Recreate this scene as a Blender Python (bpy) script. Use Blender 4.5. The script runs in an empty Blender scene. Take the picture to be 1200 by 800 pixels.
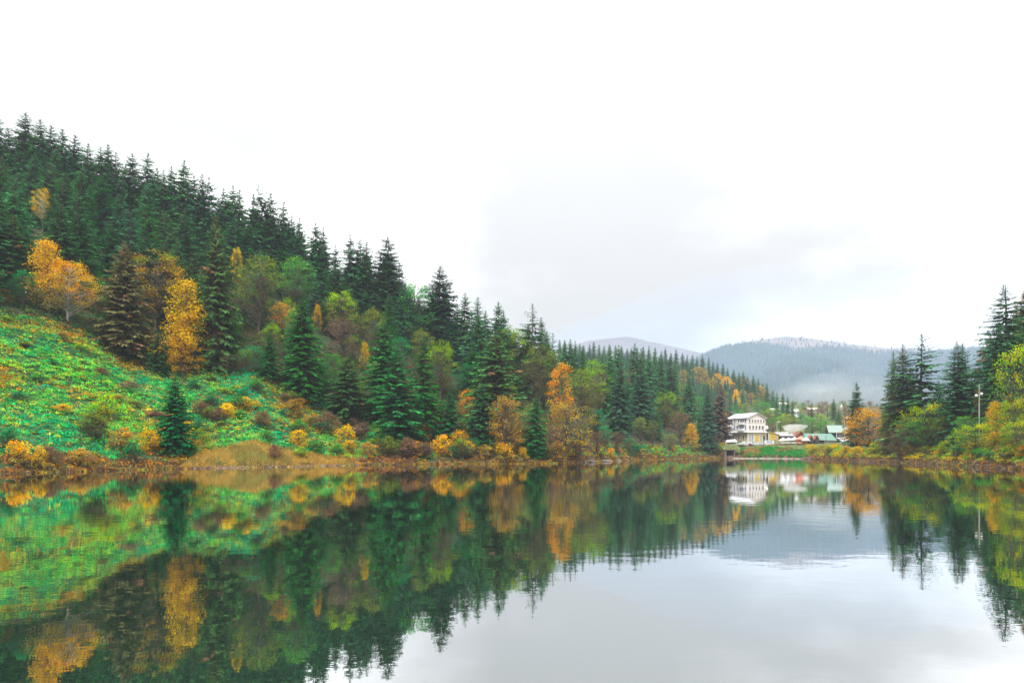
import bpy, bmesh, math, random
import numpy as np
from mathutils import Vector, Matrix

scene = bpy.context.scene
COL = scene.collection
PI = math.pi
F = 800.0; HZ = 527.0; CAMZ = 3.0      # photo focal length in px, horizon row, eye height

# ------------------------------------------------------------------ camera
cam_d = bpy.data.cameras.new('camera'); cam = bpy.data.objects.new('camera', cam_d); COL.objects.link(cam)
cam.location = (0, 0, CAMZ); cam.rotation_euler = (PI/2, 0, 0)
cam_d.lens = 24; cam_d.sensor_width = 36; cam_d.shift_y = (HZ-400)/1200
cam_d.clip_start = 0.1; cam_d.clip_end = 9000
scene.camera = cam

# ------------------------------------------------------------------ sky
SUN_EL = math.radians(58); SUN_ROT = math.radians(200)
world = bpy.data.worlds.new('World'); scene.world = world; world.use_nodes = True
nt = world.node_tree; N = nt.nodes; L = nt.links; N.clear()
def nd(t, **k):
    n = N.new(t)
    for a, b in k.items(): setattr(n, a, b)
    return n
out = nd('ShaderNodeOutputWorld'); bg_sky = nd('ShaderNodeBackground'); bg_cl = nd('ShaderNodeBackground'); addn = nd('ShaderNodeMixShader')
sky = nd('ShaderNodeTexSky', sky_type='NISHITA', sun_disc=False, sun_elevation=SUN_EL, sun_rotation=SUN_ROT)
L.new(sky.outputs[0], bg_sky.inputs[0]); bg_sky.inputs[1].default_value = 0.05
tc = nd('ShaderNodeTexCoord'); sep = nd('ShaderNodeSeparateXYZ'); L.new(tc.outputs['Generated'], sep.inputs[0])
mp = nd('ShaderNodeMapping'); mp.inputs['Scale'].default_value = (1.5, 1.5, 3.4); mp.inputs['Location'].default_value = (11.8, -4.6, 4.3)
L.new(tc.outputs['Generated'], mp.inputs[0])
no = nd('ShaderNodeTexNoise'); no.inputs['Scale'].default_value = 0.95; no.inputs['Detail'].default_value = 6; no.inputs['Roughness'].default_value = 0.52
L.new(mp.outputs[0], no.inputs['Vector'])
cr = nd('ShaderNodeValToRGB'); cr.color_ramp.elements[0].position = 0.37; cr.color_ramp.elements[0].color = (0.375, 0.372, 0.372, 1); cr.color_ramp.interpolation = 'EASE'
cr.color_ramp.elements[1].position = 0.68; cr.color_ramp.elements[1].color = (1.0, 1.0, 1.0, 1)
L.new(no.outputs[0], cr.inputs[0]); L.new(cr.outputs[0], bg_cl.inputs[0])
mx = nd('ShaderNodeMath', operation='MAXIMUM'); L.new(sep.outputs[2], mx.inputs[0]); mx.inputs[1].default_value = 0
pw = nd('ShaderNodeMath', operation='POWER'); L.new(mx.outputs[0], pw.inputs[0]); pw.inputs[1].default_value = 1.0
ml = nd('ShaderNodeMath', operation='MULTIPLY_ADD'); L.new(pw.outputs[0], ml.inputs[0]); ml.inputs[1].default_value = 1.45; ml.inputs[2].default_value = 0.66
L.new(ml.outputs[0], bg_cl.inputs[1])
addn.inputs[0].default_value = 0.9   # cloud cover
L.new(bg_sky.outputs[0], addn.inputs[1]); L.new(bg_cl.outputs[0], addn.inputs[2]); L.new(addn.outputs[0], out.inputs[0])

# ------------------------------------------------------------------ sun (behind thick cloud)
sd = bpy.data.lights.new('sun', 'SUN'); sd.energy = 1.5; sd.angle = math.radians(14); sd.color = (1.0, 0.96, 0.9)
sun = bpy.data.objects.new('sun', sd); COL.objects.link(sun)
_d = Vector((math.sin(SUN_ROT)*math.cos(SUN_EL), math.cos(SUN_ROT)*math.cos(SUN_EL), math.sin(SUN_EL)))
sun.rotation_euler = _d.to_track_quat('Z', 'Y').to_euler()

# ------------------------------------------------------------------ view and render
scene.view_settings.view_transform = 'Standard'; scene.view_settings.look = 'None'
scene.view_settings.exposure = 1.2; scene.view_settings.gamma = 1.0
scene.render.engine = 'CYCLES'
cy = scene.cycles
cy.use_denoising = True; cy.max_bounces = 8; cy.diffuse_bounces = 3; cy.glossy_bounces = 2; cy.transmission_bounces = 3
cy.transparent_max_bounces = 4; cy.volume_bounces = 1; cy.caustics_reflective = False; cy.caustics_refractive = False
cy.sample_clamp_indirect = 4.0; cy.pixel_filter_type = 'BLACKMAN_HARRIS'

# ================================================================== helpers
def mat(name):
    m = bpy.data.materials.new(name); m.use_nodes = True
    return m, m.node_tree.nodes, m.node_tree.links
def plain(name, col, rough=0.7, noise=0.0, scale=3.0, metallic=0.0, spec=0.3):
    m, n, l = mat(name); b = n['Principled BSDF']
    b.inputs['Roughness'].default_value = rough; b.inputs['Metallic'].default_value = metallic
    b.inputs['Specular IOR Level'].default_value = spec
    if noise:
        t = n.new('ShaderNodeTexNoise'); t.inputs['Scale'].default_value = scale; t.inputs['Detail'].default_value = 6
        c = n.new('ShaderNodeTexCoord'); l.new(c.outputs['Object'], t.inputs['Vector'])
        r = n.new('ShaderNodeValToRGB')
        r.color_ramp.elements[0].position = .3; r.color_ramp.elements[1].position = .7
        r.color_ramp.elements[0].color = tuple(max(0, x*(1-noise)) for x in col)+(1,)
        r.color_ramp.elements[1].color = tuple(min(1, x*(1+noise)) for x in col)+(1,)
        l.new(t.outputs[0], r.inputs[0]); l.new(r.outputs[0], b.inputs['Base Color'])
    else: b.inputs['Base Color'].default_value = tuple(col)+(1,)
    return m
def leaf_mat(name, translucent=0.3, var=0.25, hue=0.02, gain=1.0):
    """leaf colour from the mesh attribute, shifted a little from tree to tree"""
    m, n, l = mat(name); n.remove(n['Principled BSDF'])
    o = n['Material Output']; a = n.new('ShaderNodeAttribute'); a.attribute_name = 'Col'
    oi = n.new('ShaderNodeObjectInfo'); hs = n.new('ShaderNodeHueSaturation')
    m1 = n.new('ShaderNodeMath'); m1.operation = 'MULTIPLY_ADD'; l.new(oi.outputs['Random'], m1.inputs[0]); m1.inputs[1].default_value = 2*var*gain; m1.inputs[2].default_value = (1-var)*gain
    l.new(m1.outputs[0], hs.inputs['Value'])
    f = n.new('ShaderNodeMath'); f.operation = 'MULTIPLY'; f.inputs[1].default_value = 7.31; l.new(oi.outputs['Random'], f.inputs[0])
    g = n.new('ShaderNodeMath'); g.operation = 'FRACT'; l.new(f.outputs[0], g.inputs[0])
    hs.inputs['Saturation'].default_value = 1.12
    m2 = n.new('ShaderNodeMath'); m2.operation = 'MULTIPLY_ADD'; l.new(g.outputs[0], m2.inputs[0]); m2.inputs[1].default_value = 2*hue; m2.inputs[2].default_value = .5-hue
    l.new(m2.outputs[0], hs.inputs['Hue']); l.new(a.outputs['Color'], hs.inputs['Color'])
    d = n.new('ShaderNodeBsdfDiffuse'); t = n.new('ShaderNodeBsdfTranslucent'); x = n.new('ShaderNodeMixShader'); x.inputs[0].default_value = translucent
    l.new(hs.outputs[0], d.inputs[0]); l.new(hs.outputs[0], t.inputs[0]); l.new(d.outputs[0], x.inputs[1]); l.new(t.outputs[0], x.inputs[2])
    l.new(x.outputs[0], o.inputs[0])
    return m
M = dict(
    leaf=leaf_mat('leaf', .42, .18, .012), needle=leaf_mat('needle', 0.18, 0.25, 0.018, 1.25), cover=leaf_mat('undergrowth_leaf', 0.4, 0.0, 0.0, 1.3),
    bark=plain('bark', (0.11, 0.085, 0.065), .9, .35, 2.5), bark_pale=plain('bark_pale', (0.42, 0.40, 0.37), .8, .3, 2.0),
    white=plain('white_render', (0.80, 0.79, 0.78), .7, .05, .6), pink=plain('pale_pink_render', (0.80, 0.70, 0.66), .8, .06, .7),
    ochre=plain('ochre_render', (0.62, 0.51, 0.33), .8, .12, .8), yellow=plain('yellow_wall', (0.62, 0.42, 0.08), .8, .15, .9),
    tinroof=plain('white_tin_roof', (0.56, 0.56, 0.57), .5, .10, .8), glass=plain('dark_window', (0.13, 0.12, 0.13), .15, 0, spec=.6),
    bluglass=plain('blue_window', (0.24, 0.28, 0.38), .15, 0, spec=.6),
    redbrick=plain('red_brown_wall', (0.32, 0.10, 0.06), .85, .3, 2), wood=plain('brown_wood', (0.26, 0.12, 0.06), .8, .35, 3),
    darkwood=plain('dark_wood', (0.07, 0.05, 0.05), .8, .3, 3), greenroof=plain('green_tin_roof', (0.13, 0.24, 0.19), .5, .12, 1.2),
    palegreen=plain('pale_green_roof', (0.24, 0.31, 0.28), .5, .1, 1.2), dkgreen=plain('dark_green_wall', (0.03, 0.09, 0.075), .7, .2, 2),
    canvas=plain('white_canvas', (0.62, 0.59, 0.57), .8, .05, 2), redcanvas=plain('coral_canvas', (0.75, 0.25, 0.17), .8, .1, 2), carpaint=plain('white_car_paint', (0.62, 0.62, 0.62), .25, 0, spec=.5),
    rubber=plain('black_rubber', (0.02, 0.02, 0.02), .8), metal=plain('galvanised', (0.5, 0.5, 0.48), .5, .1, 2, metallic=.3),
    concrete=plain('concrete', (0.30, 0.26, 0.21), .9, .25, 1), polewood=plain('pole_wood', (0.20, 0.13, 0.09), .9, .3, 3), stone=plain('stone', (0.17, 0.14, 0.12), .9, .35, 1.5),
    palepole=plain('pale_pole', (0.36, 0.32, 0.28), .8, .15, 2),
    maroon=plain('maroon_paint', (0.22, 0.03, 0.06), .5),
)

def tag(o, label=None, cat=None, group=None, kind=None):
    if label: o['label'] = label
    if cat: o['category'] = cat
    if group: o['group'] = group
    if kind: o['kind'] = kind
    return o
def link(name, me, m=None, parent=None):
    o = bpy.data.objects.new(name, me); COL.objects.link(o)
    if m is not None and me is not None and not me.materials: me.materials.append(m)
    if parent is not None: o.parent = parent
    return o
def empty(name, loc=(0, 0, 0), rz=0):
    o = bpy.data.objects.new(name, None); COL.objects.link(o); o.location = loc; o.rotation_euler = (0, 0, rz); o.empty_display_size = .5
    return o
def mesh_np(name, V, Fq, C=None, smooth=False):
    """mesh from numpy arrays; Fq (n,k) faces with k corners; C (nv,3) colours"""
    V = np.asarray(V, dtype=np.float32); Fq = np.asarray(Fq, dtype=np.int32); k = Fq.shape[1]
    me = bpy.data.meshes.new(name)
    me.vertices.add(len(V)); me.vertices.foreach_set('co', V.ravel())
    me.loops.add(Fq.size); me.loops.foreach_set('vertex_index', Fq.ravel())
    me.polygons.add(len(Fq)); me.polygons.foreach_set('loop_start', np.arange(0, Fq.size, k, dtype=np.int32))
    me.polygons.foreach_set('use_smooth', np.full(len(Fq), smooth))
    me.update(calc_edges=True)
    if C is not None:
        at = me.color_attributes.new('Col', 'FLOAT_COLOR', 'POINT')
        cc = np.ones((len(V), 4), dtype=np.float32); cc[:, :3] = np.clip(C, 0, 1); at.data.foreach_set('color', cc.ravel())
    return me
class Tubes:
    """collects tapered tubes (quads) into one mesh"""
    def __init__(s): s.V = []; s.F = []; s.n = 0
    def add(s, pts, rad, k=5):
        pts = np.asarray(pts, float); n = len(pts)
        d = np.gradient(pts, axis=0); d /= np.linalg.norm(d, axis=1)[:, None]+1e-9
        ref = np.array([1., 0, 0]) if abs(d[0][2]) > .7 else np.array([0, 0, 1.])
        a = np.cross(d, ref); a /= np.linalg.norm(a, axis=1)[:, None]+1e-9; b = np.cross(d, a)
        th = np.arange(k)*2*PI/k
        ring = pts[:, None, :] + np.asarray(rad)[:, None, None]*(np.cos(th)[None, :, None]*a[:, None, :]+np.sin(th)[None, :, None]*b[:, None, :])
        s.V.append(ring.reshape(-1, 3))
        i = np.arange(n-1)[:, None]*k; j = np.arange(k)[None, :]; j2 = (j+1) % k
        s.F.append(np.stack([i+j, i+j2, i+k+j2, i+k+j], -1).reshape(-1, 4)+s.n); s.n += n*k
    def mesh(s, name, C=None): return mesh_np(name, np.concatenate(s.V), np.concatenate(s.F), smooth=True)
def norm(a): return a/(np.linalg.norm(a, axis=-1, keepdims=True)+1e-9)
def kites(P, D, S, ln, wd, C):
    """leaf kites: centre P, long axis D, side axis S"""
    ln = np.asarray(ln)[:, None]; wd = np.asarray(wd)[:, None]
    V = np.stack([P-D*ln*.5, P+S*wd*.5+D*ln*.05, P+D*ln*.5, P-S*wd*.5+D*ln*.05], 1).reshape(-1, 3)
    Fq = np.arange(len(P)*4).reshape(-1, 4)
    return V, Fq, np.repeat(C, 4, 0)
def merge(parts):
    V = []; Fq = []; C = []; n = 0
    for v, f, c in parts: V.append(v); Fq.append(f+n); C.append(c); n += len(v)
    return np.concatenate(V), np.concatenate(Fq), np.concatenate(C)
def fn(x, y, s=1.0, seed=0.0):
    """smooth pseudo-noise in about -1..1"""
    x = np.asarray(x, float)*s+seed*13.7; y = np.asarray(y, float)*s-seed*7.3
    return (np.sin(x*1.0+1.3*np.sin(y*.7+seed))+np.sin(y*1.13+1.7*np.sin(x*.6+2+seed))+.6*np.sin(x*2.3+y*1.9+seed)+.5*np.sin(x*3.1-y*2.7+1.1*seed))/3.1

# ================================================================== terrain
# columns: photo px -> [(Y,Z) shore, bank, edge, mid, ridge, behind, far]
COLS = [
 (-700, [(48,-.4),(50,.7),(80,24),(120,52),(165,84),(300,90),(700,90)]),
 (-400, [(62,-.4),(64,.7),(97,27),(140,56),(185,88),(300,88),(700,80)]),
 (-120, [(79,-.4),(81,.7),(121,31),(158,56),(203,84),(310,80),(700,70)]),
 (0,    [(86,-.4),(88,.7),(133,30),(165,51),(210,76),(320,74),(700,66)]),
 (60,   [(92,-.4),(94,.7),(138,28.5),(168,49),(211,74),(320,72),(700,64)]),
 (100,  [(96,-.4),(98,.7),(142,26.5),(172,46),(212,71),(320,70),(700,62)]),
 (150,  [(102,-.4),(104,.7),(144,21),(174,42),(214,68),(320,68),(700,60)]),
 (200,  [(108,-.4),(109.5,.7),(146,18),(176,39),(215,64),(320,66),(700,58)]),
 (300,  [(117,-.4),(118.5,.7),(152,19),(181,37),(218,55),(320,58),(700,56)]),
 (350,  [(124,-.4),(125.5,.7),(152,13.5),(183,32),(219,51),(320,54),(700,55)]),
 (400,  [(131,-.4),(132.5,.7),(153,9.2),(185,27),(220,46),(320,50),(700,54)]),
 (450,  [(137,-.4),(138.5,.7),(156,7.5),(186,22),(219,39),(320,42),(700,50)]),
 (500,  [(141,-.4),(142.5,.7),(158,6.5),(186,18),(217,31),(320,34),(700,46)]),
 (560,  [(146,-.4),(147.5,.7),(162,5.5),(186,14),(214,25),(320,28),(700,44)]),
 (600,  [(148,-.4),(149.5,.7),(163,5),(186,12),(213,21),(320,24),(700,42)]),
 (650,  [(152,-.4),(153.5,.6),(167,4.5),(192,11),(220,17),(320,20),(700,40)]),
 (700,  [(171,-.4),(172.5,.6),(184,4),(208,9),(240,15),(330,18),(700,38)]),
 (760,  [(207,-.4),(208.5,.6),(219,4),(240,8.5),(275,13.5),(350,18),(700,40)]),
 (800,  [(231,-.4),(232.5,.6),(243,4),(266,8),(302,12),(400,18),(700,44)]),
 (840,  [(240,-.4),(241.5,.8),(250,5),(276,7.2),(322,10.5),(470,26),(700,46)]),
 (870,  [(240,-.4),(240.6,1.2),(247,5),(262,6.2),(330,9),(480,29),(700,50)]),
 (910,  [(236,-.4),(236.6,1.2),(243,5),(262,6.0),(330,8.5),(480,29),(700,50)]),
 (950,  [(222,-.4),(223,1.0),(231,4.4),(255,5.4),(330,8.5),(480,28),(700,50)]),
 (1000, [(186,-.4),(187.2,1.0),(194,3.0),(215,4.2),(270,6.5),(480,26),(700,50)]),
 (1080, [(150,-.4),(151,.9),(158,2.6),(180,4.2),(232,8),(400,24),(700,48)]),
 (1130, [(126,-.4),(127,.9),(134,3.0),(160,6.2),(212,12),(380,30),(700,50)]),
 (1200, [(104,-.4),(105,.9),(112,3.6),(135,9.5),(190,21),(330,44),(700,60)]),
 (1500, [(80,-.4),(81,.9),(90,5),(115,15),(170,34),(300,56),(700,70)]),
]
TH = []; KR = []; KZ = []
for px, kn in COLS:
    u = (px-600)/F; th = math.atan(u); c = math.cos(th)
    TH.append(th); KR.append([y/c for y, z in kn]); KZ.append([z for y, z in kn])
for th, rr in ((90, 60), (130, 30), (180, 26)):
    for sg in (1, -1):
        TH.append(math.radians(th*sg)); KR.append([rr, rr+1.5, rr+25, rr+70, rr+130, 330, 700]); KZ.append([-.4, .7, 10, 26, 44, 60, 70])
o_ = np.argsort(TH); TH = np.array(TH)[o_]; KR = np.array(KR)[o_]; KZ = np.array(KZ)[o_]
def ground_polar(th, r):
    th = np.asarray(th, float); r = np.asarray(r, float)
    kr = [np.interp(th, TH, KR[:, k]) for k in range(7)]; kz = [np.interp(th, TH, KZ[:, k]) for k in range(7)]
    wob = 0.9*fn(th*90, th*0+2, 1.0, 1)+.5*fn(th*260, th*0, 1.0, 4)
    kr = [kr[0]+wob, kr[1]+wob]+kr[2:]
    z = np.where(r < kr[0], kz[0]-np.clip((kr[0]-r)*.2, 0, .5), kz[6]+0*r)
    for k in range(6):
        t = np.clip((r-kr[k])/(kr[k+1]-kr[k]), 0, 1)
        z = np.where((r >= kr[k]) & (r < kr[k+1]), kz[k]+(kz[k+1]-kz[k])*t, z)
    z = np.where(r >= kr[6], np.interp(r, [700, 1200, 3000], [0, -8, -20])+kz[6], z)
    x = r*np.sin(th); y = r*np.cos(th)
    amp = np.clip((r-kr[0])/12, 0, 1)
    return z+amp*(.75*fn(x, y, .22, 3)+.3*fn(x, y, .6, 5)+np.clip((r-kr[0]-15)/40, 0, 1)*1.1*fn(x, y, .07, 8))
def shore_r(th): return np.interp(th, TH, KR[:, 0])+0.9*fn(np.asarray(th)*90, np.asarray(th)*0+2, 1.0, 1)+.5*fn(np.asarray(th)*260, np.asarray(th)*0, 1.0, 4)
HPX = [520, 600, 660, 700, 760, 800, 860, 900, 930, 965, 1000]
HRZ = [50, 62, 72, 71, 66, 63, 51, 36, 22, 4, -10]
def hill_xy(x, y):
    px = x/np.maximum(y, 1)*F+600
    rz = np.interp(px, HPX, HRZ, left=30, right=-20)
    z = np.interp(y, [350, 380, 560, 620, 760], [-0.35, 0, 1, 1.0, .2])
    g = 14+(rz-14)*z
    g = np.where(z < 0, 14+z*40, g)
    return g+1.5*fn(x, y, .05, 2)+.6*fn(x, y, .15, 6)
def G(px, Y):
    """ground height seen from photo column px at distance Y"""
    x = (px-600)/F*Y; g = float(ground_polar(math.atan2(x, Y), math.hypot(x, Y)))
    if 350 < Y < 760 and 480 < px < 1010: g = max(g, float(hill_xy(np.array(x), np.array(float(Y)))))
    return g
def ground_xy(x, y): return ground_polar(np.arctan2(x, y), np.hypot(x, y))
def shoreY(px): th = math.atan((px-600)/F); return float(shore_r(th))*math.cos(th)

def grid_mesh(name, X, Y, Z, C=None):
    n, m = X.shape; V = np.stack([X, Y, Z], -1).reshape(-1, 3)
    i = np.arange(n-1)[:, None]*m; j = np.arange(m-1)[None, :]
    Fq = np.stack([i+j, i+m+j, i+m+j+1, i+j+1], -1).reshape(-1, 4)
    return mesh_np(name, V, Fq, None if C is None else C.reshape(-1, 3), smooth=True)
def ground_mat(name, bump=.6):
    m, n, l = mat(name); b = n['Principled BSDF']; b.inputs['Roughness'].default_value = .95; b.inputs['Specular IOR Level'].default_value = .1
    a = n.new('ShaderNodeAttribute'); a.attribute_name = 'Col'; c = n.new('ShaderNodeTexCoord')
    t = n.new('ShaderNodeTexNoise'); t.inputs['Scale'].default_value = .9; t.inputs['Detail'].default_value = 8; l.new(c.outputs['Object'], t.inputs['Vector'])
    r = n.new('ShaderNodeMapRange'); r.inputs[1].default_value = .3; r.inputs[2].default_value = .7; r.inputs[3].default_value = .6; r.inputs[4].default_value = 1.5
    x = n.new('ShaderNodeVectorMath'); x.operation = 'SCALE'; l.new(t.outputs[0], r.inputs[0]); l.new(a.outputs['Color'], x.inputs[0]); l.new(r.outputs[0], x.inputs[3])
    l.new(x.outputs[0], b.inputs['Base Color'])
    bp = n.new('ShaderNodeBump'); bp.inputs['Strength'].default_value = bump; bp.inputs['Distance'].default_value = .4; l.new(t.outputs[0], bp.inputs['Height']); l.new(bp.outputs[0], b.inputs['Normal'])
    return m
ths = np.concatenate([np.radians(np.arange(-180, -62, 4.)), np.arctan((np.arange(-900, 1900, 9.)-600)/F), np.radians(np.arange(60, 181, 4.))]); ths = np.unique(np.round(ths, 5)); ths[0] = -PI; ths[-1] = PI
T2 = []
fr = [np.linspace(0, 1, k, endpoint=False) for k in (3, 12, 10, 10, 6, 6)]
RR = []
for th in ths:
    kr = np.array([np.interp(th, TH, KR[:, k]) for k in range(7)]); s0 = float(shore_r(th)); kr[1] = s0+kr[1]-kr[0]; kr[0] = s0
    row = [kr[0]-8, kr[0]-3]
    for k in range(6): row += list(kr[k]+fr[k]*(kr[k+1]-kr[k]))
    row += [700/1.0 if kr[6] < 700 else kr[6], kr[6]*1.3+1, kr[6]*1.8+1, kr[6]*2.4+1, max(2950, kr[6]*2.6)]
    RR.append(row)
RR = np.array(RR); RR[:, -1] = 2980; RR[:, :-1] = np.minimum(RR[:, :-1], 2900); TT = np.repeat(ths[:, None], RR.shape[1], 1)
ZZ = ground_polar(TT, RR); XX = RR*np.sin(TT); YY = RR*np.cos(TT)
soil = np.array([.06, .045, .025]); moss = np.array([.035, .07, .025]); grassc = np.array([.10, .12, .045])
w = np.clip(.5+.6*fn(XX, YY, .12, 9), 0, 1)[..., None]
CC = soil*(1-w)+moss*w
sh = RR-shore_r(TT)
CC = np.where((sh < 1.2)[..., None], np.array([.16, .10, .07]), CC)
pxg = XX/np.maximum(YY, 1)*F+600
vil = ((pxg > 835) & (pxg < 1000) & (sh > 3) & (YY > 0))[..., None]
md = ((pxg < 450) & (YY > 0) & (sh > 1.5) & (RR < np.interp(TT, TH, KR[:, 2])))[..., None]
CC = np.where(md, np.array([.035, .085, .03])*(.6+.8*w), CC)
CC = np.where(vil, grassc*(.7+.6*w), CC)
ground = link('ground', grid_mesh('ground', XX, YY, ZZ, CC), ground_mat('soil_ground'))
tag(ground, 'sloping lakeside ground of dark soil and grass rising from the water', kind='structure')

# mid-distance hill
yy = np.linspace(350, 760, 60); uu = (np.linspace(500, 1010, 90)-600)/F
UU, YH = np.meshgrid(uu, yy, indexing='ij'); XH = UU*YH; ZH = hill_xy(XH, YH)
wh = np.clip(.5+.6*fn(XH, YH, .06, 2), 0, 1)[..., None]
hill = link('hillside', grid_mesh('hillside', XH, YH, ZH, np.array([.07, .08, .04])*(1-wh)+np.array([.04, .09, .04])*wh), ground_mat('hillside_floor'))
tag(hill, 'wooded hillside descending behind the hotel', kind='structure')

# far mountains
MPX = [760, 800, 830, 850, 880, 920, 960, 1000, 1040, 1080, 1120, 1200, 1320, 1500]
MPY = [452, 428, 413, 406, 399, 394.5, 398, 403, 408, 410, 410, 405, 398, 420]
def mtn(x, y, PX, PY, y0, y1, zb, seed):
    px = x/y*F+600; zr = 3+(HZ-np.interp(px, PX, PY))*y1/F
    t = np.clip((y-y0)/(y1-y0), 0, 1); back = np.clip((y-y1)/500, 0, 1)
    s = t**1.15
    return zb+(zr-zb)*s*(1-back*.5)+(1-t)*t*4*26*fn(x, y, .007, seed)+1.6*t*fn(x, y, .03, seed+1)+(1-t)*t*4*9*fn(x, y, .02, seed+4)
def forest_mat(name, c0, c1, c2):
    m, n, l = mat(name); b = n['Principled BSDF']; b.inputs['Roughness'].default_value = 1; b.inputs['Specular IOR Level'].default_value = .0
    c = n.new('ShaderNodeTexCoord'); a = n.new('ShaderNodeAttribute'); a.attribute_name = 'Col'
    t = n.new('ShaderNodeTexNoise'); t.inputs['Scale'].default_value = .12; t.inputs['Detail'].default_value = 9; t.inputs['Roughness'].default_value = .7
    l.new(c.outputs['Object'], t.inputs['Vector'])
    r = n.new('ShaderNodeMapRange'); r.inputs[1].default_value = .35; r.inputs[2].default_value = .65; r.inputs[3].default_value = .55; r.inputs[4].default_value = 1.5
    x = n.new('ShaderNodeVectorMath'); x.operation = 'SCALE'; l.new(t.outputs[0], r.inputs[0]); l.new(a.outputs['Color'], x.inputs[0]); l.new(r.outputs[0], x.inputs[3]); l.new(x.outputs[0], b.inputs['Base Color'])
    return m
def mountain(PX, PY, y0, y1, zb, seed, label, mm, pa, pb, topcol, lowcol, bare):
    yv = np.concatenate([np.linspace(y0, y1, 60), np.linspace(y1+40, y1+480, 6)]); uv = (np.linspace(pa, pb, 150)-600)/F
    U, Yv = np.meshgrid(uv, yv, indexing='ij'); X = U*Yv; Z = mtn(X, Yv, PX, PY, y0, y1, zb, seed)
    t = np.clip((Yv-y0)/(y1-y0), 0, 1)[..., None]; pxm = X/Yv*F+600; lim = bare if bare < .8 else np.interp(pxm, [840, 880, 930, 1010, 1080, 1140], [1.1, .9, .80, .86, .97, 1.1])[..., None]; q = np.clip((t-lim)/.04+.9*fn(X, Yv, .012, seed)[..., None], 0, 1)
    o = link('mountain', grid_mesh('mountain', X, Yv, Z, lowcol*(1-q)+topcol*q), mm)
    return tag(o, label, kind='structure')
fm = forest_mat('far_forest', 0, 0, 0)
mountain(MPX, MPY, 880, 1700, 30, 3, 'broad misty blue mountain with a bare pinkish top beyond the village', fm, 740, 1520, np.array([.21, .165, .15]), np.array([.03, .055, .045]), .93)
M2X = [560, 640, 690, 735, 780, 830, 900]; M2Y = [440, 418, 399, 394, 404, 416, 440]
mountain(M2X, M2Y, 1900, 2400, 20, 7, 'distant rounded purple grey hilltop above the left forest', fm, 540, 920, np.array([.14, .11, .115]), np.array([.10, .08, .085]), .7)

# ------------------------------------------------------------------ water
def water_mat():
    m, n, l = mat('lake_water'); n.remove(n['Principled BSDF']); o = n['Material Output']
    c = n.new('ShaderNodeTexCoord')
    def noise(sc, st, de=2):
        mp = n.new('ShaderNodeMapping'); mp.inputs['Scale'].default_value = st; l.new(c.outputs['Object'], mp.inputs[0])
        t = n.new('ShaderNodeTexNoise'); t.inputs['Scale'].default_value = sc; t.inputs['Detail'].default_value = de; t.inputs['Roughness'].default_value = .5; l.new(mp.outputs[0], t.inputs['Vector']); return t
    t1 = noise(.9, (.75, 1.2, 1), 3); t2 = noise(4.5, (.7, 1.2, 1), 2); t3 = noise(.035, (1, 1, 1), 3)
    k = n.new('ShaderNodeMath'); k.operation = 'MULTIPLY_ADD'; l.new(t2.outputs[0], k.inputs[0]); k.inputs[1].default_value = .12; l.new(t1.outputs[0], k.inputs[2])
    r = n.new('ShaderNodeMapRange'); r.inputs[1].default_value = .42; r.inputs[2].default_value = .62; r.inputs[3].default_value = .0022; r.inputs[4].default_value = .0065; l.new(t3.outputs[0], r.inputs[0])
    b = n.new('ShaderNodeBump'); b.inputs['Strength'].default_value = 1; l.new(r.outputs[0], b.inputs['Distance']); l.new(k.outputs[0], b.inputs['Height'])
    g = n.new('ShaderNodeBsdfGlossy'); g.inputs['Roughness'].default_value = .012; g.inputs['Color'].default_value = (.97, .975, 1, 1); l.new(b.outputs[0], g.inputs['Normal'])
    d = n.new('ShaderNodeBsdfDiffuse'); d.inputs['Color'].default_value = (.008, .03, .014, 1)
    f = n.new('ShaderNodeLayerWeight'); f.inputs['Blend'].default_value = .5     # facing: 1 at grazing
    r2 = n.new('ShaderNodeMath'); r2.operation = 'POWER'; r2.inputs[1].default_value = 1.4; l.new(f.outputs['Facing'], r2.inputs[0])
    x = n.new('ShaderNodeMixShader'); l.new(r2.outputs[0], x.inputs[0]); l.new(d.outputs[0], x.inputs[1]); l.new(g.outputs[0], x.inputs[2]); l.new(x.outputs[0], o.inputs[0])
    return m
wx, wy = np.meshgrid(np.linspace(-260, 260, 14), np.linspace(-160, 275, 12), indexing='ij')
water = link('lake_water', grid_mesh('lake_water', wx, wy, wx*0), water_mat())
tag(water, 'still dark green lake reflecting the forest and white sky', kind='structure')
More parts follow.
